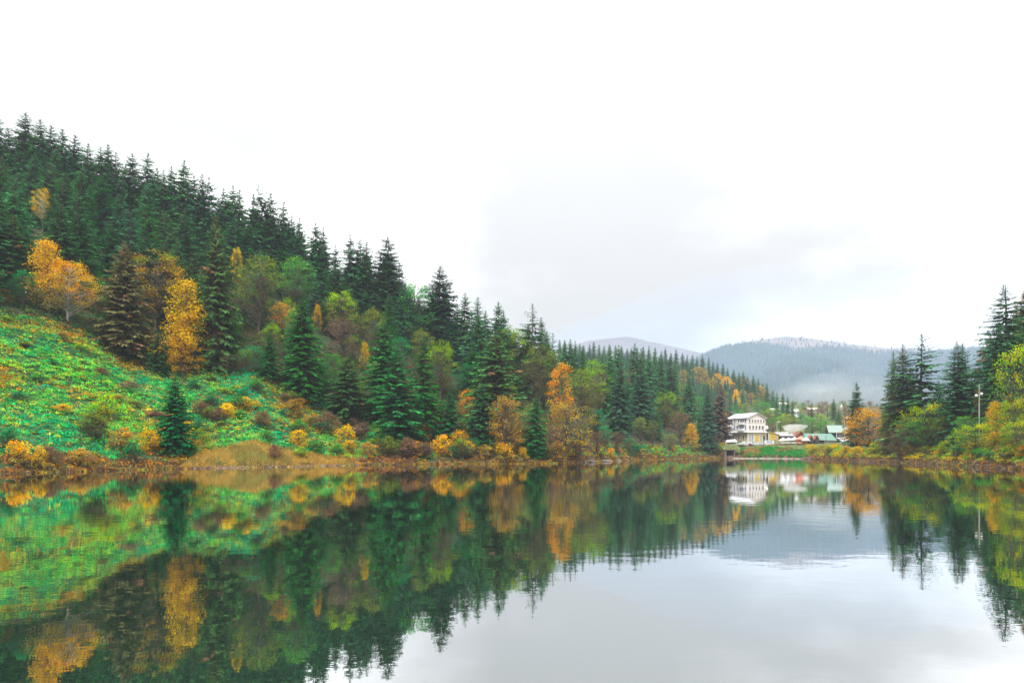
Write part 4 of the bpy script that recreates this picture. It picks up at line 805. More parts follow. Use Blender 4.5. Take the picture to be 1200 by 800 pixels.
SH = [('u_yellow',172,503,'rounded golden bush beside the bottle green lone spruce',1.15,5.5),('u_olive',112,470,'tall olive and tan bush in the middle of the lower meadow',1.3,9),('u_rust',140,500,'rusty brown bush left of the golden bush',1.2,5),('u_bright',128,452,'yellow green bush at the centre of the meadow',1.2,16),
 ('u_gold',20,515,'orange brown shrub at the water by the left edge',1.2,2.5),('u_brown',60,522,'brown shrub on the left waterline',1.1,2),('u_gold',48,524,'yellow stemmed shrub dipping into the water at the left',.8,1.5),('u_rust',90,524,'rust shrub on the left waterline',1.2,2),('u_teal',152,518,'dark teal fern clump near the golden bush',1.2,3),
 ('u_teal',8,500,'teal shrub near the left edge above the brown ones',1.2,6),('u_brown',322,520,'small dark brown bush on the golden grass',.9,3),('u_green',312,503,'small dark green bush at the top of the golden grass',1.0,9),('u_yellow',352,503,'yellow bush right of the golden grass',1.2,7),
 ('u_green',372,515,'vivid green shrub right of the golden grass',1.3,5),('u_green',395,520,'second vivid green shrub right of the golden grass',1.2,4),('u_gold',408,497,'orange and tan shrub at the right end of the meadow',1.2,9),('u_bright',355,522,'lime shrub by the water right of the golden grass',1.0,3),
 ('u_rust',433,517,'rust shrub on the shore under the broad green spruce',1.2,3),('u_olive',455,510,'dull olive bush on the shore left of centre',1.3,4),('u_brown',478,512,'mottled brown bush under the broad bright green spruce',1.3,4),('u_mauve',500,517,'mauve bush on the shore',1.1,3),('u_yellow',520,507,'yellow bush under the small full spruce',1.1,5),
 ('u_gold',497,480,'orange bush behind the mottled shore bushes',1.2,14),('u_gold',536,492,'orange yellow bush on the shore left of the orange tree',1.2,8),('u_olive',540,513,'grey green bush at the waterline left of the orange tree',1.3,3),('u_rust',568,520,'reddish fern clump left of the orange tree foot',1.2,2),('u_gold',590,518,'golden fern clump under the orange shoreline tree',1.4,1.5),
 ('u_gold',612,523,'golden fronds right of the orange shoreline tree',.9,1.5),('u_rust',650,515,'rust bush at the foot of the bare brown tree',1.2,2),('u_brown',672,515,'brown bush on the waterline near the flat stones',1.2,2),('u_olive',705,528,'mossy green mound on the small stone point',.8,1.2),('u_gold',716,524,'tan grass tuft on the small stone point',.9,1.5),
 ('u_teal',745,520,'teal fern bank sloping to the water in the centre grove',1.5,4),('u_bright',771,528,'lime bush at the water under the teal fern bank',.9,1.5),('u_rust',847,530,'rusty waterline bush left of the boathouse wall',.7,.6),('u_olive',863,528,'olive waterline bush right of the boathouse wall',.8,.8),('u_brown',870,527,'brown bush at the left end of the green bank',.9,1.0),('u_olive',842,520,'olive bush at the water left of the dark boathouse opening',1.2,2),('u_brown',860,526,'brown bush right of the dark boathouse opening',.8,2),('u_rust',848,526,'rusty bush hiding the boathouse wall',.8,3),
 ('u_rust',952,522,'rust bush at the right end of the green bank',1.3,3),('u_olive',972,522,'olive bush before the white wall of the green roofed building',1.2,2.5),('u_gold',990,522,'golden bush below the dark green house',1.2,2.5),('u_gold',1006,522,'golden brown bush under the vivid orange tree',1.2,2.5),('u_bright',1022,518,'yellow bush right under the vivid orange tree',1.1,4),
 ('u_olive',1040,520,'olive bush on the right bank below the sparse olive tree',1.2,3),('u_gold',1062,520,'tan bush on the right bank below the trio',1.2,3),('u_olive',1085,522,'olive bush low on the right bank under the broad yellow green tree',1.1,3),('u_bright',1108,515,'yellow green bush on the right bank left of the lamp pole',1.2,5),
 ('u_teal',1125,518,'dark green bush on the right bank below the lamp pole',1.2,4),('u_green',1146,524,'vivid green bush at the water right of the lamp pole',1.2,3),('u_green',1158,527,'second vivid green bush at the water right of the lamp pole',1.0,2.5),('u_gold',1165,505,'tan bush on the slope at the right',1.3,9),
 ('u_bright',1182,500,'yellow bush high on the slope at the right',1.3,11),('u_olive',1185,527,'olive bush at the water near the right edge',1.2,2.5),('u_gold',1200,520,'golden bush at the water cut by the right edge',1.1,4),('u_green',1195,480,'green bush on the slope under the big yellow green tree',1.3,14)]
for k, px_, top, lab, w_, s_ in SH: place(k, px_, top, 2.8, lab, None, w=w_, Y=shoreY(px_)+s_)
# stones of the small point at photo column 700
def rock(px_, Y, sx, sy, sz, lab):
    bm = bmesh.new(); bmesh.ops.create_icosphere(bm, subdivisions=2, radius=1)
    for v in bm.verts:
        v.co *= 1+.22*float(fn(v.co.x*2+px_, v.co.y*2+v.co.z*1.5, 1.2, px_ % 7)); v.co.x *= sx; v.co.y *= sy; v.co.z *= sz
    me = bpy.data.meshes.new('rock'); bm.to_mesh(me); bm.free(); o = link('rock', me, M['stone']); o.location = ((px_-600)/F*Y, Y, .05); tag(o, lab, 'rock')
for px_, dy, sx, sy, sz, lab in [(707,-.4,2.2,1.1,.45,'flat pale stone lying in the water below the mossy mound'),(722,.2,1.4,.8,.4,'low stone at the tip of the small point'),(692,.1,1.5,.9,.55,'dark grey stone left of the flat pale one'),(684,.3,.9,.7,.45,'small stone furthest left of the point'),(733,.6,.7,.6,.5,'pinkish stone at the water right of the point')]:
    rock(px_, shoreY(px_)+dy, sx, sy, sz, lab)

# ================================================================== buildings
def bx(bm, c, s, rz=0):
    g = bmesh.ops.create_cube(bm, size=1)['verts']
    for v in g: v.co = Vector((v.co.x*s[0], v.co.y*s[1], v.co.z*s[2]))
    if rz: bmesh.ops.rotate(bm, verts=g, matrix=Matrix.Rotation(rz, 3, 'Z'))
    bmesh.ops.translate(bm, verts=g, vec=c)
def box(name, m, parent, c, s, rz=0):
    bm = bmesh.new(); bx(bm, c, s, rz); me = bpy.data.meshes.new(name); bm.to_mesh(me); bm.free(); return link(name, me, m, parent)
def poly(name, m, parent, V, Fc):
    me = bpy.data.meshes.new(name); me.from_pydata(V, [], Fc); me.update(); return link(name, me, m, parent)
def window(parent, c, w_, h, ax, m=None, fr=None, sill=True):
    """ax 'x': wall facing -x, 'y': wall facing -y; glass set in a raised frame"""
    m = m or M['glass']; fr = fr or M['white']; t = .08; x, y, z = c
    sz = (.1, w_, h) if ax == 'x' else (w_, .1, h)
    bm = bmesh.new()
    off = (-.05, 0) if ax == 'x' else (0, -.05)
    for dz in (-h/2-t/2, h/2+t/2): bx(bm, (x+off[0], y+off[1], z+dz), ((.14, w_+2*t, t) if ax == 'x' else (w_+2*t, .14, t)))
    for d in (-w_/2-t/2, 0, w_/2+t/2):
        if d == 0 and w_ < .9: continue
        bx(bm, ((x+off[0], y+d, z) if ax == 'x' else (x+d, y+off[1], z)), ((.13, t*.8, h) if ax == 'x' else (t*.8, .13, h)))
    me = bpy.data.meshes.new('window'); bm.to_mesh(me); bm.free(); wd = link('window', me, fr, parent)
    box('pane', m, wd, (x, y, z), ((.03, w_, h) if ax == 'x' else (w_, .03, h)))
    return wd
def gable_roof(name, m, parent, x0, x1, y0, y1, ze, zr, ov=.4, th=.18, axis='y'):
    """ridge along axis"""
    V = []; 
    if axis == 'y':
        xm = (x0+x1)/2; sl = (zr-ze)/((x1-x0)/2)
        prof = [(x0-ov, ze-ov*sl), (xm, zr), (x1+ov, ze-ov*sl)]
        for yv in (y0-ov, y1+ov):
            for (a, b) in prof: V += [(a, yv, b), (a, yv, b+th)]
    else:
        ym = (y0+y1)/2; sl = (zr-ze)/((y1-y0)/2)
        prof = [(y0-ov, ze-ov*sl), (ym, zr), (y1+ov, ze-ov*sl)]
        for xv in (x0-ov, x1+ov):
            for (a, b) in prof: V += [(xv, a, b), (xv, a, b+th)]
    Fc = [(0, 2, 8, 6), (2, 4, 10, 8), (1, 7, 9, 3), (3, 9, 11, 5), (0, 6, 7, 1), (4, 5, 11, 10), (0, 1, 3, 2), (2, 3, 5, 4), (6, 8, 9, 7), (8, 10, 11, 9)]
    return poly(name, m, parent, V, Fc)
def gable_wall(name, m, parent, x0, x1, y0, y1, z0, ze, zr, axis='y'):
    if axis == 'y':
        xm = (x0+x1)/2; V = [(a, y_, b) for y_ in (y0, y1) for (a, b) in ((x0, z0), (x1, z0), (x1, ze), (xm, zr), (x0, ze))]
    else:
        ym = (y0+y1)/2; V = [(x_, a, b) for x_ in (x0, x1) for (a, b) in ((y0, z0), (y1, z0), (y1, ze), (ym, zr), (y0, ze))]
    return poly(name, m, parent, V, [(0, 1, 2, 3, 4), (9, 8, 7, 6, 5), (0, 5, 6, 1), (1, 6, 7, 2), (2, 7, 8, 3), (3, 8, 9, 4), (4, 9, 5, 0)])

# --- hotel. local frame: +x along the gable face (to the right), +y into depth; long face is at x=0
HX, HY = (876-600)/F*256, 256.; a_ = math.radians(25)
hotel = empty('hotel', (HX, HY, 6.0), a_)
tag(hotel, 'white and pale pink three storey hotel with white gable roof and yellow ground floor', 'hotel')
W_, L_ = 9.0, 10.6
gable_wall('ground_floor_wall', M['ochre'], hotel, 0, W_, 0, L_, -2.5, 3.6, 3.6)
gable_wall('upper_wall', M['pink'], hotel, .02, W_-.02, .02, L_-.02, 3.55, 9.1, 10.9)
box('long_wall', M['white'], hotel, (-.03, L_/2, 6.35), (.12, L_-.1, 5.5))
gable_roof('roof', M['tinroof'], hotel, 0, W_, 0, L_, 9.1, 10.9, ov=.5)
# skirt canopy round the building above the ground floor
V = []; o1, zt, zb = 1.1, 4.05, 3.6
V = [(-o1, -o1*.6, zb), (W_+o1*.5, -o1*.6, zb), (W_+o1*.5, L_+.5, zb), (-o1, L_+.5, zb), (-.1, -.1, zt), (W_+.1, -.1, zt), (W_+.1, L_+.1, zt), (-.1, L_+.1, zt)]
poly('canopy', M['tinroof'], hotel, V, [(0, 1, 5, 4), (1, 2, 6, 5), (2, 3, 7, 6), (3, 0, 4, 7), (3, 2, 1, 0)])
for i in range(6): window(hotel, (1.0+i*1.4, -.04, 7.9), .6, 1.1, 'y')
for i in range(5): window(hotel, (1.1+i*1.6, -.04, 5.5), .75, 1.3, 'y')
for yv, w_ in ((.9, .8), (2.6, 2.1), (4.4, .7), (6.5, .6), (8.6, 1.9)): window(hotel, (-.12, yv, 8.0), w_, 1.1, 'x')
for yv, w_ in ((.9, .8), (2.8, 2.2), (5.2, .8), (6.6, .7), (8.8, 1.3)): window(hotel, (-.12, yv, 5.5), w_, 1.5, 'x', M['bluglass'])
bal = box('balcony', M['white'], hotel, (-.65, 2.8, 4.6), (1.0, 3.0, .9)); bal2 = box('balcony', M['white'], hotel, (-.6, 2.7, 7.0), (.9, 2.8, .8))
for xv, w_ in ((1.1, .9), (2.3, .7), (6.6, .8)): window(hotel, (xv, -.04, 1.6), w_, 1.9, 'y', M['bluglass'])
box('yellow_panel', M['yellow'], hotel, (4.5, -.06, 1.4), (2.4, .1, 2.2)); box('door', M['darkwood'], hotel, (8.3, -.06, 1.2), (.9, .12, 2.3))
for yv in (2, 4.4, 7.2, 9.4): window(hotel, (-.04, yv, 1.7), .8, 1.6, 'x')
for xv in (-.0, 3.1, 6.0, W_): box('pillar', M['white'], hotel, (xv, -.12, 1.1), (.22, .26, 4.9))
box('pipe', M['darkwood'], hotel, (-.16, 4.9, 5.2), (.12, .15, 4.0))
# satellite dish on a short pole
dish = empty('satellite_dish', tuple(hotel.matrix_basis @ Vector((W_+.9, .5, 5.6)))); tag(dish, 'white satellite dish beside the right wall of the hotel', 'dish')
bm = bmesh.new(); bmesh.ops.create_cone(bm, cap_ends=True, segments=16, radius1=.75, radius2=.55, depth=.16); me = bpy.data.meshes.new('reflector'); bm.to_mesh(me); bm.free(); o = link('reflector', me, M['white'], dish); o.rotation_euler = (math.radians(72), 0, -.3)
T_ = Tubes(); T_.add([(0, 0, -1.6), (0, 0, 0)], [.05, .05], 6); link('bracket', T_.mesh('bracket'), M['metal'], dish)

def building(name, label, cat, px_, Y, z, rz=0):
    o = empty(name, ((px_-600)/F*Y, Y, z), rz); return tag(o, label, cat)
# annex left of the hotel: two stacked white roofs over reddish walls
b = building('annex', 'small annex with two stacked white roofs and dark red walls left of the hotel', 'building', 850.3, 262, 6.2, math.radians(15))
gable_wall('wall', M['redbrick'], b, -1.7, 1.9, 0, 5, -2, 2.7, 2.7); box('upper_wall', M['darkwood'], b, (.3, 2.6, 4.2), (2.6, 3, 1.9))
poly('lower_roof', M['tinroof'], b, [(-2.6, -1, 2.4), (2.4, -1, 2.6), (2.4, 5, 3.6), (-2.0, 5, 3.6), (-1.2, .9, 3.5), (2.4, .9, 3.6), (-2.6, -1, 2.3), (2.4, -1, 2.5), (2.4, 5, 2.6), (-2, 5, 2.6)], [(0, 1, 5, 4), (4, 5, 2, 3), (0, 4, 3), (6, 9, 8, 7), (0, 6, 7, 1), (1, 7, 8, 2), (0, 3, 9, 6), (3, 2, 8, 9), (1, 2, 5)])
poly('upper_roof', M['tinroof'], b, [(-1.9, .4, 4.9), (2.0, .4, 5.0), (2.0, 4.6, 6.0), (-.9, 4.6, 6.0), (-1.9, .4, 4.8), (2.0, .4, 4.9), (2.0, 4.6, 4.9), (-.9, 4.6, 4.9)], [(0, 1, 2, 3), (7, 6, 5, 4), (0, 4, 5, 1), (1, 5, 6, 2), (2, 6, 7, 3), (3, 7, 4, 0)])
window(b, (-.8, -.04, 1.3), .8, 1.2, 'y'); window(b, (.9, -.04, 1.3), .8, 1.2, 'y'); window(b, (.4, 1.04, 4.1), 1.2, 1.0, 'y', M['bluglass'])
# yellow extension right of the hotel
b = building('annex', 'low yellow ochre annex with a sloping top right of the hotel', 'building', 900.5, 262, 6.2, math.radians(12))
poly('wall', M['yellow'], b, [(0, 0, -2), (4.9, 0, -2), (4.9, 0, 2.6), (0, 0, 3.6), (0, 4, -2), (4.9, 4, -2), (4.9, 4, 2.6), (0, 4, 3.6)], [(0, 1, 2, 3), (5, 4, 7, 6), (0, 3, 7, 4), (1, 5, 6, 2), (3, 2, 6, 7)])
box('corner_post', M['white'], b, (.02, -.1, .9), (.2, .2, 5.2)); poly('roof', M['ochre'], b, [(-.2, -.4, 3.7), (5.2, -.4, 2.62), (5.2, 4.2, 2.62), (-.2, 4.2, 3.7), (-.2, -.4, 3.85), (5.2, -.4, 2.78), (5.2, 4.2, 2.78), (-.2, 4.2, 3.85)], [(3, 2, 1, 0), (4, 5, 6, 7), (0, 1, 5, 4), (1, 2, 6, 5), (2, 3, 7, 6), (3, 0, 4, 7)])
box('doorway', M['darkwood'], b, (-.5, .3, 1.0), (.8, .3, 4.0)); window(b, (2.2, -.04, 1.4), 2.2, 1.2, 'y', M['yellow'], M['ochre'])
# white shelter above the shore
b = building('shelter', 'flat white roofed shelter on the bank left of the parked cars', 'shelter', 856.5, 250, 4.3, math.radians(8))
poly('roof', M['tinroof'], b, [(-2.8, -1.3, 1.55), (1.9, -1.3, 1.75), (2.5, 1.6, 2.7), (-.9, 1.6, 2.4), (-2.8, -1.3, 1.42), (1.9, -1.3, 1.62), (2.5, 1.6, 2.55), (-.9, 1.6, 2.25)], [(0, 1, 2, 3), (7, 6, 5, 4), (0, 4, 5, 1), (1, 5, 6, 2), (2, 6, 7, 3), (3, 7, 4, 0)])
for xv, yv in ((-2.5, -1.1), (1.7, -1.1), (2.2, 1.3), (-.8, 1.3)): box('post', M['white'], b, (xv, yv, .2), (.12, .12, 3.0 if yv < 0 else 4.2))
box('counter', M['white'], b, (-.4, -1.0, .55), (4.2, .3, .5))
# dark boathouse opening in the bank
b = building('boathouse', 'dark square boathouse opening in the bank below the white shelter', 'boathouse', 855.5, 240.5, .15)
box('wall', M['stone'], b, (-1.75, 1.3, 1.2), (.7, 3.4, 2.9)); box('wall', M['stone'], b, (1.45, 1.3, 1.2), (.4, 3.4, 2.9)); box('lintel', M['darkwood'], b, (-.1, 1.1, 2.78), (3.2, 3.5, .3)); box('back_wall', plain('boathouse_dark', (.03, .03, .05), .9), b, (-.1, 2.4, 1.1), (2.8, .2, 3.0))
box('floor', M['darkwood'], b, (-.1, .9, -.1), (2.6, 2.8, .2))
# concrete edge along the village shore
p = np.arange(858, 950, 4.); th = np.arctan((p-600)/F); r0 = shore_r(th)-.35
rows = [(r0, -.3), (r0, .28), (r0+.5, .3), (r0+.5, .1)]
tag(link('shore_kerb', grid_mesh('shore_kerb', np.array([r*np.sin(th) for r, _ in rows]).T, np.array([r*np.cos(th) for r, _ in rows]).T, np.array([z_+0*th for _, z_ in rows]).T), M['concrete']), 'pale concrete edging along the village shore', kind='structure')

# brown wooden restaurant hut
b = building('restaurant_hut', 'low brown wooden hut with a pale left roof and a steep red brown gable', 'hut', 914.5, 262, 5.9, math.radians(5))
box('wall', M['darkwood'], b, (2.6, 2.5, 1.1), (5.6, 4.6, 3.2)); poly('roof', M['tinroof'], b, [(-.4, -.4, 2.6), (5.6, -.4, 2.6), (5.6, 5, 4.0), (.3, 5, 4.0), (-.4, -.4, 2.45), (5.6, -.4, 2.45), (5.6, 5, 3.8), (.3, 5, 3.8)], [(0, 1, 2, 3), (7, 6, 5, 4), (0, 4, 5, 1), (1, 5, 6, 2), (2, 6, 7, 3), (3, 7, 4, 0)])
gable_wall('gable_wall', M['redbrick'], b, 5.7, 10.0, -.4, 4.6, -1, 2.0, 4.0); gable_roof('gable_roof', M['wood'], b, 5.7, 10.0, -.4, 4.6, 2.02, 4.02, ov=.5, th=.25)
window(b, (7.8, -.44, 1.4), 1.1, 1.0, 'y', fr=M['darkwood']); window(b, (1.4, .16, 1.4), 1.2, .9, 'y'); window(b, (3.8, .16, 1.4), 1.2, .9, 'y')
box('chimney', M['stone'], b, (4.6, 2.0, 3.6), (.6, .6, 2.0))
# green roofed building with two small dormers
b = building('pavilion', 'long low building with a green tin roof and two little dark dormers', 'building', 945.5, 248, 4.9, math.radians(4))
gable_wall('wall', M['wood'], b, 0, 6.6, 0, 5, -1.5, 1.9, 1.9); poly('roof', M['greenroof'], b, [(-.6, -.7, 1.85), (11.0, -.9, 1.55), (10.6, 2.6, 4.1), (.4, 2.6, 4.1), (-.6, 5.5, 1.85), (11.0, 5.5, 1.55), (-.6, -.7, 1.7), (11, -.9, 1.4), (11, 5.5, 1.4), (-.6, 5.5, 1.7)], [(0, 1, 2, 3), (3, 2, 5, 4), (0, 3, 4), (1, 5, 2), (6, 9, 8, 7), (0, 6, 7, 1), (4, 5, 8, 9), (0, 4, 9, 6), (1, 7, 8, 5)])
for xv in (1.2, 3.3):
    d_ = gable_wall('dormer', M['darkwood'], b, xv-.7, xv+.7, -.95, 1.0, .6, 2.1, 3.3)
    gable_roof('dormer_roof', M['redbrick'], d_, xv-.7, xv+.7, -.95, 1.0, 2.15, 3.35, ov=.18, th=.1)
box('side_wall', M['pink'], b, (8.6, .2, .2), (4.0, .25, 2.6)); box('doorway', M['darkwood'], b, (5.6, -.1, .9), (1.2, .3, 1.8)); box('end_wall', M['white'], b, (10.3, 2.4, .2), (.25, 4.4, 2.6))
# dark green house with balcony
b = building('house', 'dark green two storey wooden house with a pale green roof and a white balcony', 'house', 973, 258, 4.6, math.radians(-12))
gable_wall('wall', M['dkgreen'], b, 0, 6.0, 0, 5, -1.5, 5.4, 5.4, 'x'); gable_wall('gable', M['dkgreen'], b, .02, 5.98, .02, 4.98, 5.2, 5.4, 7.4, 'x')
gable_roof('roof', M['palegreen'], b, 0, 6.0, 0, 5, 5.5, 7.6, ov=.8, th=.2, axis='x')
poly('porch_roof', M['palegreen'], b, [(-1.6, .2, 3.3), (-.1, .2, 4.2), (-.1, 4, 4.2), (-1.6, 4, 3.3), (-1.6, .2, 3.15), (-.1, .2, 4.05), (-.1, 4, 4.05), (-1.6, 4, 3.15)], [(0, 1, 2, 3), (7, 6, 5, 4), (0, 4, 5, 1), (1, 5, 6, 2), (2, 6, 7, 3), (3, 7, 4, 0)])
box('balcony', M['white'], b, (3.6, -.75, 2.8), (2.6, .12, .6)); box('balcony_floor', M['darkwood'], b, (3.6, -.45, 2.5), (3.2, .9, .15))
for xv in (2.05, 5.15): box('balcony_post', M['white'], b, (xv, -.75, 4.1), (.16, .16, 2.6))
window(b, (3.6, -.04, 4.1), 1.6, 1.3, 'y', M['bluglass'], M['maroon']); box('door', M['darkwood'], b, (3.0, -.05, .6), (1.0, .12, 2.2)); box('side_wall', M['pink'], b, (.4, -.3, -.2), (1.0, .2, 1.6))
b = building('shed', 'small white shed right of the dark green house', 'shed', 992.5, 250, 4.6, -.1)
box('wall', M['white'], b, (0, 1, .4), (3.0, 2.4, 2.4)); poly('roof', M['tinroof'], b, [(-1.8, -.5, 1.6), (1.8, -.5, 1.6), (1.8, 2.6, 2.3), (-1.8, 2.6, 2.3), (-1.8, -.5, 1.5), (1.8, -.5, 1.5), (1.8, 2.6, 2.2), (-1.8, 2.6, 2.2)], [(0, 1, 2, 3), (7, 6, 5, 4), (0, 4, 5, 1), (1, 5, 6, 2), (2, 6, 7, 3), (3, 7, 4, 0)]); box('door', M['darkwood'], b, (.4, -.25, .3), (.8, .1, 1.9))
# houses up the valley
for i, (px_, py_, w_, Y, lab, m1, m2) in enumerate([(911.5, 480.5, 15, 470, 'long low white roofed house, left of the pair up the valley', 'tinroof', 'pink'), (931.5, 482, 10, 455, 'white roofed house, right of the pair up the valley', 'tinroof', 'white'), (953, 479.5, 11, 520, 'pale pink roofed house up the valley above the smoke', 'pink', 'ochre'), (896, 474.5, 9, 560, 'tiny pale house at the foot of the conifer hill', 'tinroof', 'white'), (918, 473.5, 12, 590, 'faint cream building at the mouth of the far valley', 'pink', 'white')]):
    zt = CAMZ+(HZ-py_)*Y/F; g = G(px_, Y); b = building('house', lab, 'house', px_, Y, 0, .1*(i-2)); w2 = w_*Y/F/1.0
    gable_wall('wall', M[m2], b, -w2*.5, w2*.5, 0, 6, min(g, zt-3)-1, zt, zt+1.4, 'x'); gable_roof('roof', M[m1], b, -w2*.5, w2*.5, 0, 6, zt, zt+1.5, ov=.6, axis='x')
    for k in range(3): window(b, (-w2*.3+k*w2*.3, -.04, zt-1.3), 1.0, 1.0, 'y')
# pale tower
T_ = Tubes(); Yt = 520; g = G(986, Yt); zt = CAMZ+(HZ-472.5)*Yt/F
tw = empty('tower', ((986-600)/F*Yt, Yt, 0)); tag(tw, 'slender pale tower behind the street lamp up the valley', 'tower')
T_.add([(0, 0, g-1), (0, 0, zt-3)], [.95, .9], 12); link('shaft', T_.mesh('shaft'), M['concrete'], tw); T_ = Tubes(); T_.add([(0, 0, zt-3), (0, 0, zt)], [1.0, .05], 12); link('spire', T_.mesh('spire'), M['metal'], tw)
T_ = Tubes(); T_.add([(0, 0, zt-4.4), (0, 0, zt-3.9)], [1.35, 1.35], 12); link('gallery', T_.mesh('gallery'), M['white'], tw)

# canopies, cars, poles
def marquee(px_, Y, z, w_, h, lab, m, grp='white canopies on the terrace'):
    o = empty('canopy_tent', ((px_-600)/F*Y, Y, z), 0); tag(o, lab, 'canopy', grp)
    V = [(0, 0, h)]; k = 8
    for i in range(k): a = 2*PI*(i+.5)/k; V.append((w_/2*1.08*math.cos(a), w_/2*.9*math.sin(a), h-1.0-(.12 if i % 2 else 0)))
    for i in range(k): a = 2*PI*(i+.5)/k; V.append((w_/2*1.08*math.cos(a), w_/2*.9*math.sin(a), h-1.28))
    poly('cover', m, o, V, [(0, 1+i, 1+(i+1) % k) for i in range(k)]+[(1+i, 1+k+i, 1+k+(i+1) % k, 1+(i+1) % k) for i in range(k)])
    T_ = Tubes(); T_.add([(0, 0, -.4), (0, 0, h-.1)], [.05, .05], 6); link('pole', T_.mesh('pole'), M['metal'], o)
for px_, w_, h, lab, m in [(917.5, 2.6, 2.6, 'white canopy at the left end of the terrace row', 'canvas'), (924, 2.6, 2.7, 'white canopy second in the terrace row', 'canvas'), (931, 2.8, 2.8, 'white canopy third in the terrace row', 'canvas'), (938, 2.8, 3.0, 'coral tinted canopy near the right end of the terrace row', 'redcanvas'), (944, 2.4, 2.6, 'white canopy at the right end of the terrace row', 'canvas')]:
    marquee(px_, 244.5-(px_-917)*.22, 4.75, w_*1.25, h+.1, lab, M[m])
for i, (px_, lab) in enumerate([(917, 'white table under the left canopy'), (923, 'white table under the second canopy'), (930, 'white table under the third canopy'), (937, 'pinkish table under the coral canopy')]):
    Y = 242.5-(px_-917)*.22; o = empty('table', ((px_-600)/F*Y, Y, 4.75)); tag(o, lab, 'table')
    box('tablecloth_top', M['canvas'] if i < 3 else M['redcanvas'], o, (0, 0, .72), (1.5, .9, .45))
    for sx in (-.55, .55): box('leg', M['darkwood'], o, (sx, 0, .2), (.07, .6, .6))
o = empty('fence', ((928-600)/F*240.5, 241.3, 4.1), math.radians(-14)); tag(o, 'low red brown rail fence along the terrace edge', 'fence')
box('rail', M['redbrick'], o, (0, 0, .8), (15, .08, .16)); box('rail', M['redbrick'], o, (0, 0, .4), (15, .07, .14))
for k in range(9): box('post', M['wood'], o, (-7.4+k*1.85, .02, .3), (.14, .14, 1.5))
def car(px_, Y, z, rz, lab, van=False, glass='glass'):
    o = empty('parked_car', ((px_-600)/F*Y, Y, z), rz); tag(o, lab, 'car')
    Ln, Wd, Hh = (4.6, 1.8, 1.9 if van else 1.5)
    def prof(p, w0, name, m, par, w1=None):
        w1 = w1 or w0; V = [(x_, -w0/2 if z_ < .95 else -w1/2, z_) for x_, z_ in p]+[(x_, w0/2 if z_ < .95 else w1/2, z_) for x_, z_ in p]; n_ = len(p)
        return poly(name, m, par, V, [tuple(range(n_)), tuple(range(2*n_-1, n_-1, -1))]+[(i, i+n_, (i+1) % n_+n_, (i+1) % n_) for i in range(n_)])
    bd = [(-Ln/2, .3), (Ln/2, .3), (Ln/2, .7), (Ln/2-.15, .82), (1.25, .94), (-Ln/2+.2, .94), (-Ln/2, .8)]
    prof(bd, Wd, 'body', M['carpaint'], o)
    rf = [(-Ln/2+.35, .945), (1.2, .945), (.55, Hh-.06), (.3, Hh), (-1.5, Hh), (-1.8, Hh-.1)] if not van else [(-Ln/2+.1, .945), (1.5, .945), (1.0, Hh-.05), (.8, Hh), (-2.0, Hh), (-2.15, Hh-.1)]
    prof(rf, Wd-.1, 'cabin', M['carpaint'], o, Wd-.35)
    for sy in (-1, 1):
        y_ = sy*((Wd-.2)/2+.0); 
        for x0, x1 in ((-1.65, -.55), (-.45, .75)): poly('window', M[glass], o, [(x0, sy*(Wd/2-.035), 1.0), (x1, sy*(Wd/2-.035), 1.0), (x1-.35*(x1 > 0), sy*(Wd/2-.155), Hh-.15), (x0+.1, sy*(Wd/2-.155), Hh-.15)], [(0, 1, 2, 3) if sy < 0 else (3, 2, 1, 0)])
        for x_ in (-1.4, 1.4):
            bm = bmesh.new(); bmesh.ops.create_cone(bm, cap_ends=True, segments=16, radius1=.33, radius2=.33, depth=.22, matrix=Matrix.Translation((x_, sy*(Wd/2-.08), .33)) @ Matrix.Rotation(PI/2, 4, 'X')); me = bpy.data.meshes.new('wheel'); bm.to_mesh(me); bm.free(); wl = link('wheel', me, M['rubber'], o)
            bm = bmesh.new(); bmesh.ops.create_cone(bm, cap_ends=True, segments=12, radius1=.18, radius2=.18, depth=.25, matrix=Matrix.Translation((x_, sy*(Wd/2-.08), .33)) @ Matrix.Rotation(PI/2, 4, 'X')); me = bpy.data.meshes.new('rim'); bm.to_mesh(me); bm.free(); link('rim', me, M['metal'], wl)
    poly('windscreen', M[glass], o, [(1.16, -.72, 1.0), (1.16, .72, 1.0), (.62, .62, Hh-.12), (.62, -.62, Hh-.12)] if not van else [(1.47, -.72, 1.0), (1.47, .72, 1.0), (1.05, .62, Hh-.12), (1.05, -.62, Hh-.12)], [(0, 1, 2, 3)])
    for sy in (-.6, .6): box('headlight', M['white'], o, (Ln/2+.0, sy, .62), (.06, .3, .14))
car(872.5, 247, 4.55, math.radians(200), 'white car parked at the left end above the green bank'); car(884.5, 246, 4.55, math.radians(10), 'white car with dark windows parked in the middle of the row above the green bank')
car(899, 245.5, 4.55, math.radians(188), 'white van like car with bluish windows parked at the right end of the row', True, 'bluglass')
T_ = Tubes(); T_.add([(0, 0, 0), (0, 0, .35), (0, 0, .8), (0, 0, 1.1)], [.36, .42, .42, .36], 12); brl = empty('barrel', ((879-600)/F*243.5, 243.5, 4.3)); tag(brl, 'dark red barrel standing between the parked white cars', 'barrel')
link('shell', T_.mesh('shell'), M['maroon'], brl); box('lid', M['white'], brl, (0, 0, 1.12), (.5, .5, .06))
